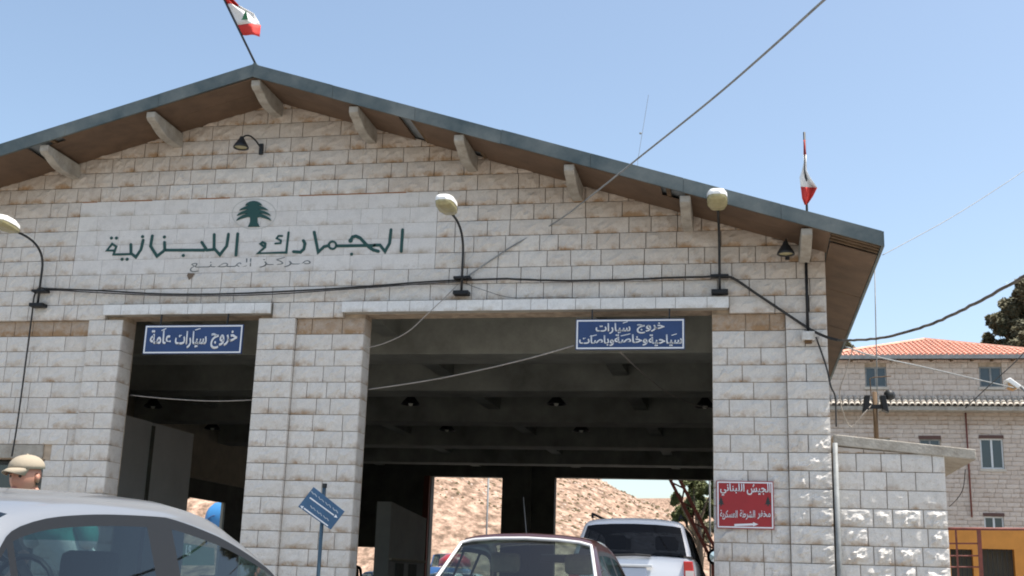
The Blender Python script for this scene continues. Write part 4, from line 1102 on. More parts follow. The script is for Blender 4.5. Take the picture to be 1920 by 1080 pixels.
# bright surround of the rear window
def rwpt(s, k, sgn): v = mp_(s, k, sgn); return (v.x, v.y-.012, v.z+.008)
b = MB(); path = [rwpt(1.02+.47*i/8, 3, -1) for i in range(9)]+[rwpt(1.495, k, -1) for k in (2, 1)]+[rwpt(1.495, 0, 1)]+[rwpt(1.495, k, 1) for k in (1, 2)]+[rwpt(1.49-.47*i/8, 3, 1) for i in range(9)]
b.tube(path, .0135, 8); b.build('window_surround', M['chrome'], maroon, smooth=True)
b = MB(); b.tube([(MX-.02, MY+1.62, 1.43), (MX-.07, MY+1.70, 1.74)], [.005, .0025], 6); b.build('antenna', M['darkmetal'], maroon)
for sx in (-.34, .34):
    headrest(MX+sx*.9, MY+2.35, 1.33, M['tan'], maroon, w=.12, h=.16, seatw=.20); 
for sx in (-.36, -.06, .26, .46): MB().lathe([(0, -.02), (.022, -.015), (.03, 0), (.02, .025), (0, .03)], (MX+sx-.04, MY+1.22, 1.075), 8).build('shelf_knob', M['lampwhite'], maroon, smooth=True)
b = MB(); b.hexa([(MX-.54, MY+1.22, .70), (MX+.54, MY+1.22, .70), (MX+.60, MY+1.42, .70), (MX-.60, MY+1.42, .70)], [(MX-.50, MY+1.30, 1.10), (MX+.50, MY+1.30, 1.10), (MX+.50, MY+1.42, 1.10), (MX-.50, MY+1.42, 1.10)])
b.build('rear_seat', M['seat'], maroon, bevel=.05)
mirror(MX+.74, MY+3.05, 1.08, 1, maroon, M['trim'], sc_=1.0)
mirror(MX-.74, MY+3.05, 1.05, -1, maroon, M['trim'])
MB().box(MX-.12, MX+.12, MY+2.85, MY+2.88, 1.27, 1.34).build('rear_view_mirror', M['trim'], maroon, bevel=.01)
for sx in (-1, 1): MB().box(MX+sx*.50-.16, MX+sx*.50+.16, MY-.01, MY+.06, .62, .76).build('tail_light', M['taill'], maroon, bevel=.01)

# pearl SUV in the opening
UX, UY = -1.50, 16.0
uprof = [(0, 1.0), (.06, 1.42), (.10, 1.50), (.33, 1.915), (.37, 1.985), (.6, 2.005), (1.2, 2.015), (2.4, 2.0), (3.0, 1.92), (3.7, 1.44), (3.8, 1.38), (4.6, 1.26), (4.8, .8)]
ubelt = [(0, 1.0, .80), (.06, 1.40, .83), (.12, 1.475, .85), (3.75, 1.36, .87), (4.6, 1.2, .82), (4.8, .78, .75)]
suv, up_ = build_car('pearl_suv', 'silver white sport utility vehicle with dark rear glass entering the wide passage', UX, UY, 4.8, .90, M['suv'], uprof, ubelt, .66,
    [(.10, .28), (1.05, 1.15), (2.1, 2.25), (3.5, 3.75)], (3.0, 3.75), (.10, .33), glass=M['darkglass'], rglass=M['darkglass'], wr=.38, crown=.05)
for sx in (-1, 1):
    b = MB(); b.tube([(UX+sx*.60, UY+.62, 2.0), (UX+sx*.61, UY+.68, 2.055), (UX+sx*.61, UY+2.5, 2.06), (UX+sx*.6, UY+2.6, 2.0)], .018, 6); b.build('roof_rail', M['trim'], suv)
    b = MB(); b.hexa([(UX+sx*.845, UY-.02, 1.10), (UX+sx*.70, UY-.02, 1.10), (UX+sx*.68, UY-.02, 1.43), (UX+sx*.80, UY-.01, 1.43)], [(UX+sx*.845, UY+.16, 1.10), (UX+sx*.70, UY+.1, 1.10), (UX+sx*.68, UY+.1, 1.43), (UX+sx*.80, UY+.16, 1.43)])
    tl = b.build('tail_light', M['taill'], suv, bevel=.012)
    MB().box(min(UX+sx*.71, UX+sx*.82), max(UX+sx*.71, UX+sx*.82), UY-.03, UY-.005, 1.24, 1.31).build('reversing_lamp', M['tailw'], tl)
    headrest(UX+sx*.36, UY+1.5, 1.80, M['seat'], suv, w=.15, h=.2); headrest(UX+sx*.36, UY+2.6, 1.80, M['tan'], suv, w=.12)
b = MB(); b.tube([(UX-.30, UY+.06, 1.48), (UX+.05, UY+.05, 1.50), (UX+.25, UY+.06, 1.49)], .018, 6); b.build('rear_wiper', M['trim'], suv)
b = MB(); b.hexa([(UX-.28, UY-.03, 1.10), (UX+.22, UY-.03, 1.10), (UX+.20, UY-.03, 1.33), (UX-.26, UY-.03, 1.33)], [(UX-.28, UY+.03, 1.10), (UX+.22, UY+.03, 1.10), (UX+.20, UY+.03, 1.33), (UX-.26, UY+.03, 1.33)])
b.build('number_plate', mat('pale_plate', (.45, .5, .6), .4), suv, bevel=.01)
MB().box(UX-.32, UX+.28, UY-.05, UY+.04, 1.34, 1.375).build('tailgate_trim', M['suv'], suv, bevel=.008)
b = MB(); b.lathe([(0, -.05), (.10, -.04), (.13, 0), (.10, .06), (0, .08)], (UX+1.02, UY+2.9, 1.57), 14, 'Y'); o = b.build('door_mirror', M['trim'], suv, smooth=True)
b = MB(); b.lathe([(0, -.056), (.085, -.052)], (UX+1.02, UY+2.9, 1.57), 14, 'Y'); b.build('mirror_glass', mat('mirror_grey', (.7, .75, .8), .05, metal=1), o)

# far parked vehicles beyond the rear openings
fprof = [(0, .75), (.1, .95), (.7, 1.0), (1.3, 1.38), (2.4, 1.42), (3.3, .98), (4.2, .86), (4.35, .6)]
fbelt = [(0, .74, .72), (.12, .90, .78), (3.3, .92, .80), (4.2, .82, .76), (4.35, .56, .70)]
def far_car(px, Y, paint, label, scale=1.0, name='parked_car'):
    x = atY(px, 1060, Y).x
    t, _ = build_car(name, label, x, Y, 4.35, .8, paint, fprof, fbelt, .6, [(.7, .95), (1.9, 2.0), (3.1, 3.3)], (2.45, 3.3), (.7, 1.3), group='cars parked on the yard behind the hall')
    return t
far_car(818, 52, M['whitecar'], 'white parked car just left of the maroon saloon, seen through the hall')
far_car(860, 54, M['whitecar'], 'white parked car mostly hidden behind the maroon saloon')
far_car(1326, 50, M['whitecar'], 'pale parked car behind the pearl SUV at the right jamb of the wide passage')
far_car(690, 58, M['bluecar'], 'parked blue car seen through the small rear doorway')
pp = atY(828, 1030, 62)
t, _ = build_car('blue_pickup', 'blue pickup truck with a red load parked beyond the left rear opening', pp.x-.2, 62, 4.9, .95, M['bluecar'], [(0, 1.2), (.1, 1.75), (1.8, 1.78), (1.85, 1.8), (2.0, 2.45), (3.1, 2.5), (3.7, 1.8), (4.7, 1.6), (4.9, .9)],
   [(0, 1.2, .85), (.1, 1.7, .95), (3.8, 1.7, .95), (4.7, 1.4, .9), (4.9, .9, .85)], .75, [(1.85, 2.1), (2.9, 3.0), (3.6, 3.7)], (3.1, 3.7), (1.85, 2.0), wr=.42, cat='pickup truck')
b = MB(); b.lathe([(.0, .0), (.9, .02), (.85, .35), (.5, .62), (.0, .7)], (pp.x+.45, 63.2, 1.78), 12); o = b.build('red_load', M['redcar'], smooth=True)
tag(o, 'domed red load sitting on the bed of the blue pickup', 'load')
pp = atY(404, 965, 47)
t = thing('blue_tanker', (pp.x, 49, 0), 'blue tank lorry glimpsed through the opening in the left wall of the hall', 'lorry')
b = MB(); b.lathe([(0, -2.6), (.7, -2.5), (.85, -2.3), (.85, 2.3), (.7, 2.5), (0, 2.6)], (pp.x+1.65, 48.5, pp.z-.25), 20, 'X'); b.build('tank', mat('blue_tank', (.05, .22, .48), .4), t, smooth=True)
b = MB()
for k in range(3): b.tube([(pp.x-.55, 47.6, pp.z-1.0+.3*k), (pp.x-.35, 47.6, pp.z-1.0+.3*k)], .03, 6)
b.tube(arc((pp.x-.55, 47.6, pp.z-1.2), (pp.x-.95, 47.6, pp.z-.1), (pp.x-.3, 47.6, pp.z+.0)), .035, 6); b.build('ladder', M['bluecar'], t)
MB().box(pp.x-.8, pp.x+4.6, 47.7, 49.3, .6, .95).build('chassis', M['trim'], t)
for xx in (0, 1.2, 4.0):
    b = MB(); b.lathe([(.0, -.15), (.5, -.15), (.5, .15), (0, .15)], (pp.x+xx, 47.8, .5), 18, 'Y'); b.build('wheel', M['rubber'], t, smooth=True)

# raised barrier leaning across the right rear opening
pa, pb_ = atY(1262, 893, 46), atY(1339, 1042, 46)
t = thing('raised_barrier', (pb_.x, 46, 0), 'dark red lattice barrier arm slanting across the right side of the rear opening', 'barrier')
d = (pb_-pa).normalized(); nrm = Vector((-d.z, 0, d.x))*.16
b = MB(); b.bar(pa-d*1.5+nrm, pb_+nrm, .12); b.bar(pa-d*1.5-nrm, pb_-nrm, .12); b.build('arm', M['rail'], t)
b = MB(); k = 0; Lb = (pb_-pa).length+1.5
while k*.42 < Lb-.42:
    p = pa-d*1.5+d*(k*.42); b.bar(p+nrm*(1 if k % 2 else -1), p+d*.42+nrm*(-1 if k % 2 else 1), .06); k += 1
b.build('lattice', M['rail'], t)
MB().box(pb_.x-.1, pb_.x+.35, 45.8, 46.2, 0, pb_.z+.2).build('pedestal', M['rail'], t, bevel=.02)
pq = atY(1331, 960, 47); cable('thin_post', [(pq.x, 47, 0), (pq.x, 47, 7)], .035, M['galv'], 'thin pale upright post beside the barrier behind the hall', 'post')
pq = atY(914, 950, 120); cable('far_mast', [(pq.x, 120, 0), (pq.x, 120, 13)], .10, M['galv'], 'thin pale mast standing at the foot of the bare hillside', 'mast')

# ================================================================== FAR BUILDING, RIGHT
FY = 46.0; FX0, FX1 = 3.0, 11.6
fb = thing('far_building', (7.3, FY, 0), 'three-storey pinkish stone building with an orange hipped tile roof beyond the annex', 'building')
wins = [(4.50, 5.28, 8.68, 9.45), (8.60, 9.40, 8.68, 9.45), (8.47, 9.27, 5.66, 6.77), (8.45, 9.12, 2.80, 3.95), (6.35, 7.08, 5.66, 6.73), (4.5, 5.3, 5.66, 6.73)]
fw = holes_wall(FX0, FX1, 0, 9.72, wins, FY+.03, FY+.35).build('wall', M['mortar'], fb)
MB().box(FX0, FX1, FY+.36, FY+8.2, 0, 9.7).build('wall', mat('far_plain_wall', (.3, .25, .21), .9), fb)
data = []; rr = random.Random(12)
z = 0.; row = 0
while z < 9.68:
    h = .165 if z < 7.8 else .21; x = FX0-rr.uniform(0, .2)
    while x < FX1:
        w = rr.uniform(.22, .5); a, c = max(x, FX0), min(x+w, FX1); x += w
        if c-a < .05: continue
        segs = [(a, c)]
        for (wx0, wx1, wz0, wz1) in wins:
            if z+h > wz0+.02 and z < wz1-.02:
                ns = []
                for (p_, q_) in segs:
                    if q_ <= wx0 or p_ >= wx1: ns.append((p_, q_))
                    else:
                        if p_ < wx0-.04: ns.append((p_, wx0))
                        if q_ > wx1+.04: ns.append((wx1, q_))
                segs = ns
        for p_, q_ in segs:
            gg = .4 if 7.2 < z < 7.8 else 0  # cornice shade painted into the courses below it
            if screen(p_, FY, z)[0] > 1500: data.append(stone(p_, q_, z, min(z+h, 9.72), FY, .012, rr.randrange(10**6), nx=2, nz=2, tint=rr.random()*(.6 if z < 7.8 else .5)+(.15 if z > 7.8 else 0), grime_shade=gg, gap=.006, depth=.04))
    z += h; row += 1
tag(to_obj(data, 'stone_facing', M['farstone'], fw), kind='stuff')
for i, (x0, x1, z0, z1) in enumerate(wins):
    b = MB(); f_ = .055
    b.box(x0, x0+f_, FY+.06, FY+.13, z0, z1); b.box(x1-f_, x1, FY+.06, FY+.13, z0, z1); b.box(x0+f_, x1-f_, FY+.06, FY+.13, z0, z0+f_); b.box(x0+f_, x1-f_, FY+.06, FY+.13, z1-f_, z1)
    b.box((x0+x1)/2-.035, (x0+x1)/2+.035, FY+.055, FY+.13, z0+f_, z1-f_)
    w_ = b.build('window', M['white'] if i in (2, 3) else M['galv'], fb)
    for (a, c) in ((x0+f_, (x0+x1)/2-.035), ((x0+x1)/2+.035, x1-f_)): MB().box(a, c, FY+.09, FY+.11, z0+f_, z1-f_).build('pane', M['winglass'], w_)
    MB().box(x0-.06, x1+.06, FY-.05, FY+.05, z0-.10, z0-.002).build('sill', M['lintel'] if False else M['paletile'], w_)
    if i in (2, 3, 4): MB().box(x0-.03, x1+.03, FY-.03, FY+.06, z1+.002, z1+.12).build('shutter_box', mat('brown_shutter_box', (.10, .05, .04), .7), w_)
# tiled cornice: projecting slab with two rows of barrel tiles
MB().box(FX0-.2, FX1+.2, FY-.55, FY+.02, 7.72, 7.88).build('cornice', M['concrete'], fb, bevel=.015)
def barrel(r, L, th=.02, n=6):
    V, F = [], []
    for y in (0, L):
        for k in range(n+1):
            a = math.pi*k/n; V.append((math.cos(a)*r, y, math.sin(a)*r))
        for k in range(n+1):
            a = math.pi*k/n; V.append((math.cos(a)*(r-th), y, math.sin(a)*(r-th)))
    m_ = n+1
    for k in range(n):
        F += [(k, k+1, 2*m_+k+1, 2*m_+k), (m_+k, 3*m_+k, 3*m_+k+1, m_+k+1), (k, m_+k, m_+k+1, k+1), (2*m_+k, 2*m_+k+1, 3*m_+k+1, 3*m_+k)]
    b = MB(); b.add(V, F); me = b.mesh('roof_tile'); me.materials.append(M['paletile']); return me
bmesh_tile = barrel(.10, .42)
for rw_ in range(3):
    x = FX0-.15
    while x < FX1+.15:
        if 1540 < screen(x, FY, 8)[0] < 1940:
            o = bpy.data.objects.new('roof_tile', bmesh_tile); link(o, fb)
            o.location = Vector((x+rr.uniform(-.01, .01), FY-.60+.17*rw_+rr.uniform(-.012, .012), 7.89+.125*rw_)); o.rotation_euler = (R(25), 0, rr.uniform(-.04, .04))
        x += .215
# hipped roof with tile ribs
AX_, AYY, AZ = 7.35, FY+4.3, 11.35; EZ = 9.80; ex0, ex1, ey0, ey1 = FX0-.25, FX1+.25, FY-.42, FY+8.8
V = [(ex0, ey0, EZ), (ex1, ey0, EZ), (ex1, ey1, EZ), (ex0, ey1, EZ), (AX_, AYY, AZ)]
b = MB(); b.add(V, [(0, 1, 4), (1, 2, 4), (2, 3, 4), (3, 0, 4), (3, 2, 1, 0)]); rf_ = b.build('roof', M['tile'], fb, recalc=False)
b = MB(); x = ex0+.1
while x < ex1-.1:
    f_ = (x-ex0)/(AX_-ex0) if x < AX_ else (ex1-x)/(ex1-AX_); yt, zt = ey0+(AYY-ey0)*f_, EZ+(AZ-EZ)*f_
    nseg = max(1, int((yt-ey0)/.4))
    for i in range(nseg):
        u, v = i/nseg, (i+1)/nseg
        p, q = Vector((x, ey0+(yt-ey0)*u, EZ+(zt-EZ)*u+.035)), Vector((x, ey0+(yt-ey0)*v, EZ+(zt-EZ)*v+.015))
        b.tube([p, q], [.065, .05], 5)
    x += .19
tag(b.build('tile_ribs', M['tile'], rf_), kind='stuff')
b = MB(); b.tube([(ex0, ey0, EZ+.03), (AX_, AYY, AZ+.03)], .08, 6); b.tube([(ex1, ey0, EZ+.03), (AX_, AYY, AZ+.03)], .08, 6); b.build('hip_tiles', M['tile'], rf_)
MB().box(ex0, ex1, ey0-.05, ey0+.02, EZ-.12, EZ+.02).build('gutter', M['galv'], fb)
x = FX0+.3
while x < FX1: MB().box(x-.04, x+.04, ey0, FY, EZ-.16, EZ-.08).build('rafter_end', M['wood'], fb); x += .72
cable('downpipe', [(8.02, FY-.08, 3.9), (8.02, FY-.08, 7.7)], .03, M['rail'], 'thin dark pipe down the wall of the far building left of its windows', 'pipe')
# orange kiosk and red railing in front of it
t = thing('orange_kiosk', (7, 36, 0), 'orange painted low building with dark barred openings behind the red railing', 'building')
z1 = atY(1850, 989+3, 36).z; z2 = atY(1850, 1031, 36).z
ox = lambda px: atY(px, 1040, 36).x
xa, xb = ox(1700), ox(1990)
holes = [(ox(1782), ox(1824), 0, z2), (ox(1840), ox(1902), 0, z2+.03)]
holes_wall(xa, xb, 0, z1, holes, 36, 36.25).build('wall', M['orange'], t)
MB().box(xa, xb, 36.9, 37.0, 0, z1).build('rear_wall', M['black'], t); MB().box(xa, xb, 36.26, 37.0, z1-.1, z1-.02).build('roof', M['orange'], t)
for (a, c, _, zz) in holes:
    k = a+.06
    while k < c: MB().bar((k, 36.15, 0), (k, 36.15, zz), .02).build('bar', M['darkmetal'], t); k += .13
YQ = 26.
def rp(px, py): return atY(px, py, YQ)
t = thing('red_railing', (rp(1835, 1000).x, YQ, 0), 'rusty red metal railing with a long top rail right of the annex', 'railing')
b = MB(); b.tube([rp(1700, 991), rp(2000, 992.5)], .03, 8); b.build('top_rail', M['rail'], t, smooth=True)
for px, w in ((1792, .022), (1835, .045), (1960, .045)):
    p = rp(px, 993); MB().bar((p.x, YQ, 0), (p.x, YQ, p.z), w*1.6).build('post', M['rail'], t)
for py, m1 in ((1019, 1835), (1042, 1835), (1063, 1835)):
    b = MB(); b.tube([rp(1700, py), rp(m1, py)], .018, 6); b.build('rail', M['rail'], t)

# street lamp sticking in from the right
Yl = 27.
hp = [atY(px, py, Yl) for px, py in ((1883, 714), (1892, 709), (1914, 725), (1906, 730))]
t = thing('street_lamp', (atY(1990, 900, Yl).x, Yl, 0), 'white street lamp head on a pale arm at the right edge', 'lamp')
b = MB(); b.hexa([(v.x, Yl-.12, v.z) for v in hp], [(v.x, Yl+.12, v.z) for v in hp]); b.build('housing', M['lampwhite'], t, bevel=.02)
hp2 = [atY(px, py, Yl) for px, py in ((1888, 716), (1906, 729.5), (1900, 733), (1888, 728))]
b = MB(); b.hexa([(v.x, Yl-.09, v.z) for v in hp2], [(v.x, Yl+.09, v.z) for v in hp2]); b.build('lens', mat('amber_lens', (.45, .25, .10), .3), t, bevel=.01)
pm = atY(1985, 800, Yl)
b = MB(); b.tube([tuple(hp[2]), tuple(atY(1935, 745, Yl)), (pm.x-.1, Yl, pm.z+.35), (pm.x, Yl, pm.z), (pm.x, Yl, 0)], .035, 8); b.build('pole', M['galv'], t, smooth=True)

# ================================================================== TREES
def tree(name, label, base, trunk_h, r0, clumps, leaf_m, leaf, n_per, seed, cat='tree'):
    r = random.Random(seed); t = thing(name, base, label, cat)
    bx, by, bz_ = base; b = MB(); b.tube([(bx, by, bz_-.2), (bx+.1, by, bz_+trunk_h*.5), (bx, by+.1, bz_+trunk_h)], [r0, r0*.75, r0*.4], 9)
    for (cx, cy, cz, rad) in clumps:
        h0 = bz_+trunk_h*r.uniform(.45, .95); mid = Vector(((bx+cx)/2, (by+cy)/2, (h0+cz)/2+rad*.2))
        b.tube([(bx, by, h0), mid, (cx, cy, cz)], [r0*.35, r0*.22, r0*.08], 6)
    b.build('trunk', M['bark'], t, smooth=True)
    b = MB()
    for (cx, cy, cz, rad) in clumps:
        sub = [(Vector((r.gauss(0, .45), r.gauss(0, .45), r.gauss(0, .38)))*rad, rad*r.uniform(.25, .45)) for _ in range(14)]
        for k in range(n_per):
            o, sr = r.choice(sub); v = Vector((r.gauss(0, 1), r.gauss(0, 1), r.gauss(0, .8)))
            v = v.normalized()*sr*r.uniform(.3, 1)**.5
            p = Vector((cx, cy, cz))+o+v; s = leaf*r.uniform(.6, 1.4)
            a = Vector((r.uniform(-1, 1), r.uniform(-1, 1), r.uniform(-.7, .7))).normalized()*s; c = a.orthogonal().normalized()*s*.55
            b.add([p-a, p-c*.8, p+a, p+c], [(0, 1, 2, 3)])
    tag(b.build('crown', leaf_m, t, recalc=False), kind='stuff'); return t
def cl(px, py, Y, rpx): p = atY(px, py, Y); return (p.x, Y+random.Random(px).uniform(-1.5, 1.5), p.z, rpx*Y/FPX)
pb_ = atY(1965, 700, 60)
tree('pine_tree', 'dusty dark pine tree rising behind the tiled roof at the right edge', (pb_.x, 60, 0), 13.5, .35,
     [cl(1930, 575, 60, 34), cl(1905, 560, 60, 16), cl(1903, 605, 60, 26), cl(1870, 605, 60, 12), cl(1858, 598, 60, 7), cl(1880, 640, 60, 24), cl(1856, 642, 60, 9), cl(1900, 660, 60, 26),
      cl(1950, 540, 60, 30), cl(1965, 600, 60, 50), cl(1950, 660, 60, 40), cl(1990, 560, 60, 45), cl(1912, 632, 60, 25), cl(1890, 590, 60, 16), cl(1862, 648, 60, 8), cl(1872, 618, 60, 12), cl(1915, 575, 60, 24), cl(1898, 632, 60, 22), cl(1915, 650, 60, 26), cl(1908, 545, 60, 14)], M['pine'], .14, 2600, 5)
pb_ = atY(1310, 980, 66)
tree('leafy_tree', 'green leafy tree on the yard seen through the hall behind the SUV', (pb_.x, 66, 0), 5.0, .22,
     [cl(1290, 945, 66, 26), cl(1275, 965, 66, 18), cl(1310, 925, 66, 26), cl(1325, 950, 66, 24), cl(1300, 905, 66, 22), cl(1272, 938, 66, 10), cl(1340, 915, 66, 26)], M['leaf'], .12, 3000, 9)
pb_ = atY(1310, 1005, 74)
tree('bush', 'low olive green bush at the foot of the hill under the leafy tree', (pb_.x, 74, 0), 1.6, .12,
     [cl(1300, 1000, 74, 16), cl(1318, 1008, 74, 16), cl(1332, 990, 74, 14)], M['pine'], .12, 700, 10, 'bush')
tree('small_tree', 'scrap of dark tree foliage left of the tiled roof beside the eave', (3.6, 58, 0), 11, .2, [cl(1592, 655, 58, 9), cl(1578, 660, 58, 9)], M['pine'], .13, 400, 12)

# ================================================================== PEOPLE
def skin_body(name, verts, edges, radii, m_, parent, sub=2, root=0):
    me = bpy.data.meshes.new(name); me.from_pydata([tuple(v) for v in verts], edges, []); me.materials.append(m_)
    o = bpy.data.objects.new(name, me); link(o, parent)
    sk = o.modifiers.new('skin', 'SKIN'); sk.use_smooth_shade = True
    lay_ = me.skin_vertices[0] if me.skin_vertices else None
    if lay_ is None:
        bm = bmesh.new(); bm.from_mesh(me); bm.verts.layers.skin.verify(); bm.to_mesh(me); bm.free(); lay_ = me.skin_vertices[0]
    for i, r_ in enumerate(radii):
        rr_ = r_ if isinstance(r_, tuple) else (r_, r_); lay_.data[i].radius = rr_; lay_.data[i].use_root = (i == root)
    s = o.modifiers.new('sub', 'SUBSURF'); s.levels = sub; s.render_levels = sub
    return o
def hand(wrist, d, palm_n, parent, m_, side=1):
    d = d.normalized(); n_ = palm_n.normalized(); s_ = d.cross(n_).normalized()*side
    V = [wrist, wrist+d*.05, wrist+d*.085]; E_ = [(0, 1), (1, 2)]; Rr = [(.024, .018), (.036, .016), (.036, .014)]
    for i, (off, ln) in enumerate(((-.028, .068), (-.009, .078), (.010, .072), (.027, .055))):
        b0 = len(V); V += [wrist+d*.09+s_*off, wrist+d*(.09+ln*.5)+s_*off*1.1+n_*.012, wrist+d*(.09+ln*.85)+s_*off*1.1+n_*.032]
        E_ += [(2, b0), (b0, b0+1), (b0+1, b0+2)]; Rr += [(.0095, .0095), (.0085, .0085), (.007, .007)]
    b0 = len(V); V += [wrist+d*.035-s_*.035+n_*.01, wrist+d*.07-s_*.055+n_*.02, wrist+d*.095-s_*.06+n_*.028]; E_ += [(1, b0), (b0, b0+1), (b0+1, b0+2)]; Rr += [(.013, .013), (.010, .010), (.008, .008)]
    return skin_body('hand', V, E_, Rr, m_, parent, 1)
def head_mesh(parent, c, look, m_, tilt=0, capped=True):
    """head about 0.23 m tall with brow, nose, chin, ears; look = direction the face points (horizontal)"""
    look = Vector(look).normalized(); side = Vector((look.y, -look.x, 0)); upv = Vector((0, 0, 1)); c = Vector(c)
    rot = Matrix.Rotation(tilt, 3, side); lk = rot @ look; uv = rot @ upv
    T = lambda f, s, u: c+lk*f+side*s+uv*u
    bm = bmesh.new(); bmesh.ops.create_uvsphere(bm, u_segments=28, v_segments=22, radius=1)
    for v in bm.verts:
        x, y, z = v.co   # x = face direction, y = side, z = up
        f, s, u = x*.103, y*.080, z*.124
        if z < 0: # jaw narrows
            k = 1-.38*(-z)**1.4; s *= k
            if x > 0: f = f*(1-.12*(-z)) + .010*(-z)
            else: f *= (1-.35*(-z))
        if x > .55:
            a = abs(y)
            f += .020*math.exp(-(a/.16)**2)*math.exp(-((z+.12)/.17)**2)        # nose
            f -= .012*math.exp(-((a-.38)/.16)**2)*math.exp(-((z-.08)/.12)**2)    # eye sockets
            f += .005*math.exp(-((z-.24)/.09)**2)                               # brow
            f += .006*math.exp(-(a/.3)**2)*math.exp(-((z+.48)/.10)**2)          # lips
            f += .008*math.exp(-(a/.3)**2)*math.exp(-((z+.82)/.14)**2)          # chin
        v.co = T(f, s, u)
    me = bpy.data.meshes.new('head'); bm.to_mesh(me); bm.free(); me.shade_smooth(); me.materials.append(m_)
    o = bpy.data.objects.new('head', me); link(o, parent)
    for s in (-1, 1):
        b = MB(); b.add([T(.0+.018*math.cos(k*math.pi/4), s*.078+s*.012*(math.cos(k*math.pi/4) < 0), .0+.032*math.sin(k*math.pi/4)) for k in range(8)]+[T(.0, s*.070, 0)]+[T(.004, s*.094, 0.004)],
            [(k, (k+1) % 8, 9) for k in range(8)]+[((k+1) % 8, k, 8) for k in range(8)]); b.build('ear', m_, o, smooth=True)
        e = T(.084, s*.031, .010); b = MB(); b.lathe([(0, -.010), (.009, -.005), (.011, 0), (.009, .005), (0, .010)], tuple(e), 8); b.build('eye', M['eye'], o, smooth=True)
        b = MB(); b.tube([T(.094, s*.014, .026), T(.096, s*.032, .031), T(.084, s*.052, .026)], .0045, 5); b.build('eyebrow', M['hair'], o)
    b = MB(); b.tube([T(.094, -.022, -.056), T(.104, 0, -.054), T(.094, .022, -.056)], [.003, .0055, .003], 6); b.build('mouth', M['lips'], o, smooth=True)
    return o, T

# man in a cap leaning behind the silver car
PY = 6.45
hc = atY(48, 896, PY); sh = atY(150, 1000, PY+.15); pe = atY(185, 1150, PY+.2)
man = thing('person', (pe.x, PY+.2, 0), 'man in a beige baseball cap and white shirt leaning behind the silver car', 'person')
LK = Vector((-.12, -1, 0))
head, T = head_mesh(man, hc+Vector((0, 0, .0)), LK, M['skin'], tilt=-.10)
# cap: crown and brim
bm = bmesh.new(); bmesh.ops.create_uvsphere(bm, u_segments=24, v_segments=14, radius=1)
bmesh.ops.delete(bm, geom=[v for v in bm.verts if v.co.z < -.12], context='VERTS')
for v in bm.verts:
    x, y, z = v.co; v.co = T(x*.112-.004, y*.093, (abs(z)**.85*math.copysign(1, z))*.082+.052)
me = bpy.data.meshes.new('cap'); bm.to_mesh(me); bm.free(); me.shade_smooth(); me.materials.append(M['cap']); cap = bpy.data.objects.new('cap', me); link(cap, head)
sol = cap.modifiers.new('thick', 'SOLIDIFY'); sol.thickness = .004
V, F = [], []; n = 12
for i in range(n+1):
    a = -1.15+2.3*i/n
    for k, (rr_, dz) in enumerate(((.100, .062), (.140, .058), (.185, .044))):
        V.append(T(.0+math.cos(a*.95)*rr_*(1 if k == 0 else 1.02), math.sin(a)*(.088 if k == 0 else .084-.006*k), dz-.018*abs(math.sin(a))**2*k))
for i in range(n):
    for k in range(2): F.append((i*3+k, i*3+k+1, (i+1)*3+k+1, (i+1)*3+k))
b = MB(); b.add(V, F); o = b.build('cap_brim', M['cap'], head, smooth=True); sol = o.modifiers.new('thick', 'SOLIDIFY'); sol.thickness = .005
for k in range(6):
    a0 = math.pi*k/6; b = MB()
    b.tube([T(math.cos(a0)*.1135*math.cos(t)-.004, math.sin(a0)*.0945*math.cos(t), math.sin(t)**.85*.0835+.052 if t > 0 else .052) for t in [i*math.pi/16 for i in range(9)]], .0016, 4); b.build('cap_seam', M['tan'], cap)
b = MB(); b.lathe([(0, .012), (.008, .008), (.01, 0)], tuple(T(-.004, 0, .133)), 8); b.build('cap_button', M['cap'], head)
bm = bmesh.new(); bmesh.ops.create_uvsphere(bm, u_segments=24, v_segments=16, radius=1)
bmesh.ops.delete(bm, geom=[v for v in bm.verts if v.co.z > .35 or v.co.z < -.45 or v.co.x > .18], context='VERTS')
for v in bm.verts:
    x, y, z = v.co; v.co = T(x*.103, y*.0805, z*.118)
me = bpy.data.meshes.new('hair'); bm.to_mesh(me); bm.free(); me.materials.append(M['hair']); link(bpy.data.objects.new('hair', me), head)
neck0 = hc+Vector((.03, .03, -.10)); ch = Vector((sh.x, sh.y, sh.z)); pel = Vector((pe.x, pe.y, .95))
chest = (neck0+Vector((.10, .08, -.16))); chest = Vector(((chest.x+sh.x)/2, chest.y, 1.26))
belly = (chest+pel)/2+Vector((.02, 0, -.02))
V = [pel, belly, chest, chest+Vector((-.05, 0, .12)), neck0]
E_ = [(0, 1), (1, 2), (2, 3), (3, 4)]; Rr = [(.17, .13), (.16, .12), (.19, .13), (.13, .09), (.058, .058)]
sd_ = Vector((LK.y, -LK.x, 0))
arms = []
for s in (-1, 1):
    a0 = chest+sd_*s*.19+Vector((0, 0, .06)); el = a0+sd_*s*.05+LK*.08+Vector((0, 0, -.28)); wr_ = el+LK*.20+Vector((0, 0, -.10)); arms.append((a0, el, wr_, s))
    k = len(V); V += [a0, a0*.55+el*.45]; E_ += [(3, k), (k, k+1)]; Rr += [(.075, .07), (.062, .062)]
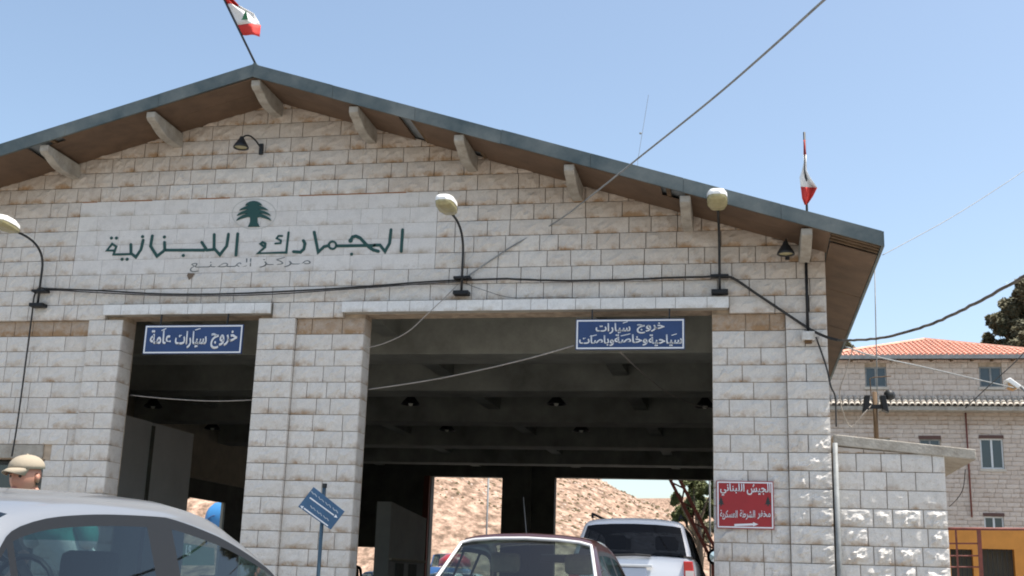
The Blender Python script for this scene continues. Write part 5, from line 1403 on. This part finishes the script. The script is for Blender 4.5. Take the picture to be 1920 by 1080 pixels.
def shirt_mat():
    m = mat('white_shirt_teal_yoke', (.72, .74, .74), .8, bump=.3, bscale=12); n = m.node_tree; b = n.nodes['Principled BSDF']
    g = n.nodes.new('ShaderNodeNewGeometry'); sp_ = n.nodes.new('ShaderNodeSeparateXYZ'); n.links.new(g.outputs['Position'], sp_.inputs[0])
    gt = n.nodes.new('ShaderNodeMath'); gt.operation = 'GREATER_THAN'; gt.inputs[1].default_value = 1.25; n.links.new(sp_.outputs[2], gt.inputs[0])
    mx = n.nodes.new('ShaderNodeMix'); mx.data_type = 'RGBA'; mx.inputs[6].default_value = (.72, .74, .74, 1); mx.inputs[7].default_value = (.04, .30, .26, 1)
    n.links.new(gt.outputs[0], mx.inputs[0]); n.links.new(mx.outputs[2], b.inputs['Base Color']); return m
skin_body('shirt', V[:], E_[:], Rr[:], shirt_mat(), man, 2, 0)
for a0, el, wr_, s in arms:
    skin_body('forearm', [a0*.55+el*.45, el, wr_], [(0, 1), (1, 2)], [(.046, .046), (.04, .04), (.028, .026)], M['skin'], man, 2); hand(wr_, wr_-el, Vector((0, 0, -1)), man, M['skin'], s)
b = MB(); b.tube([neck0+Vector((-.02, -.02, .04)), neck0+Vector((.03, .03, -.07))], [.056, .062], 12); b.build('neck', M['skin'], man, smooth=True)
b = MB(); b.lathe([(.075, .02), (.105, -.05), (.12, -.06), (.09, .01)], tuple(neck0+Vector((.03, .02, -.05))), 16); b.build('collar', M['teal'], man, smooth=True)
hip = sd_*.10
V = [pel, pel+hip+Vector((0, 0, -.08)), pel+hip+LK*.04+Vector((0, 0, -.46)), pel+hip+Vector((0, 0, -.87)), pel-hip+Vector((0, 0, -.08)), pel-hip+LK*.08+Vector((0, 0, -.46)), pel-hip+LK*.03+Vector((0, 0, -.87))]
skin_body('trousers', V, [(0, 1), (1, 2), (2, 3), (0, 4), (4, 5), (5, 6)], [(.15, .12), (.10, .10), (.065, .065), (.05, .05), (.10, .10), (.065, .065), (.05, .05)], M['trousers'], man, 2)
for s in (1, -1):
    q = pel+hip*s+Vector((0, 0, -.95)); b = MB(); b.hexa([q+Vector((-.045, .06, 0)), q+Vector((.045, .06, 0)), q+Vector((.045, .06, .09)), q+Vector((-.045, .06, .09))], [q+LK*.2+Vector((-.04, 0, 0)), q+LK*.2+Vector((.04, 0, 0)), q+LK*.2+Vector((.04, 0, .04)), q+LK*.2+Vector((-.04, 0, .04))]); b.build('shoe', M['trim'], man, bevel=.02)

# dark figure deep inside the hall by the small doorway
pc = atY(666, 1062, 43.0); gx = pc.x
g = thing('person', (gx, 43, 0), 'dark silhouetted person standing in the small bright doorway deep in the hall', 'person')
hd, T2 = head_mesh(g, (gx-.02, 43, 1.60), (-.3, -1, 0), M['darkcloth'])
V = [(gx, 43, .92), (gx, 43, 1.15), (gx, 43, 1.36), (gx, 43, 1.44), (gx, 43, 1.52)]
E_ = [(0, 1), (1, 2), (2, 3), (3, 4)]; Rr = [(.16, .12), (.15, .11), (.18, .12), (.10, .08), (.055, .055)]
for s in (-1, 1):
    k = len(V); V += [(gx+s*.20, 43, 1.40), (gx+s*.25, 43, 1.12), (gx+s*.22, 42.9, .88)]; E_ += [(3, k), (k, k+1), (k+1, k+2)]; Rr += [(.065, .065), (.05, .05), (.035, .035)]
    k = len(V); V += [(gx+s*.10, 43, .84), (gx+s*.11, 43, .48), (gx+s*.11, 43, .08)]; E_ += [(0, k), (k, k+1), (k+1, k+2)]; Rr += [(.10, .10), (.07, .07), (.05, .05)]
skin_body('body', V, E_, Rr, M['darkcloth'], g, 2)
for s in (-1, 1): hand(Vector((gx+s*.22, 42.9, .86)), Vector((0, -.1, -1)), Vector((-s, 0, 0)), g, M['skin'], s)
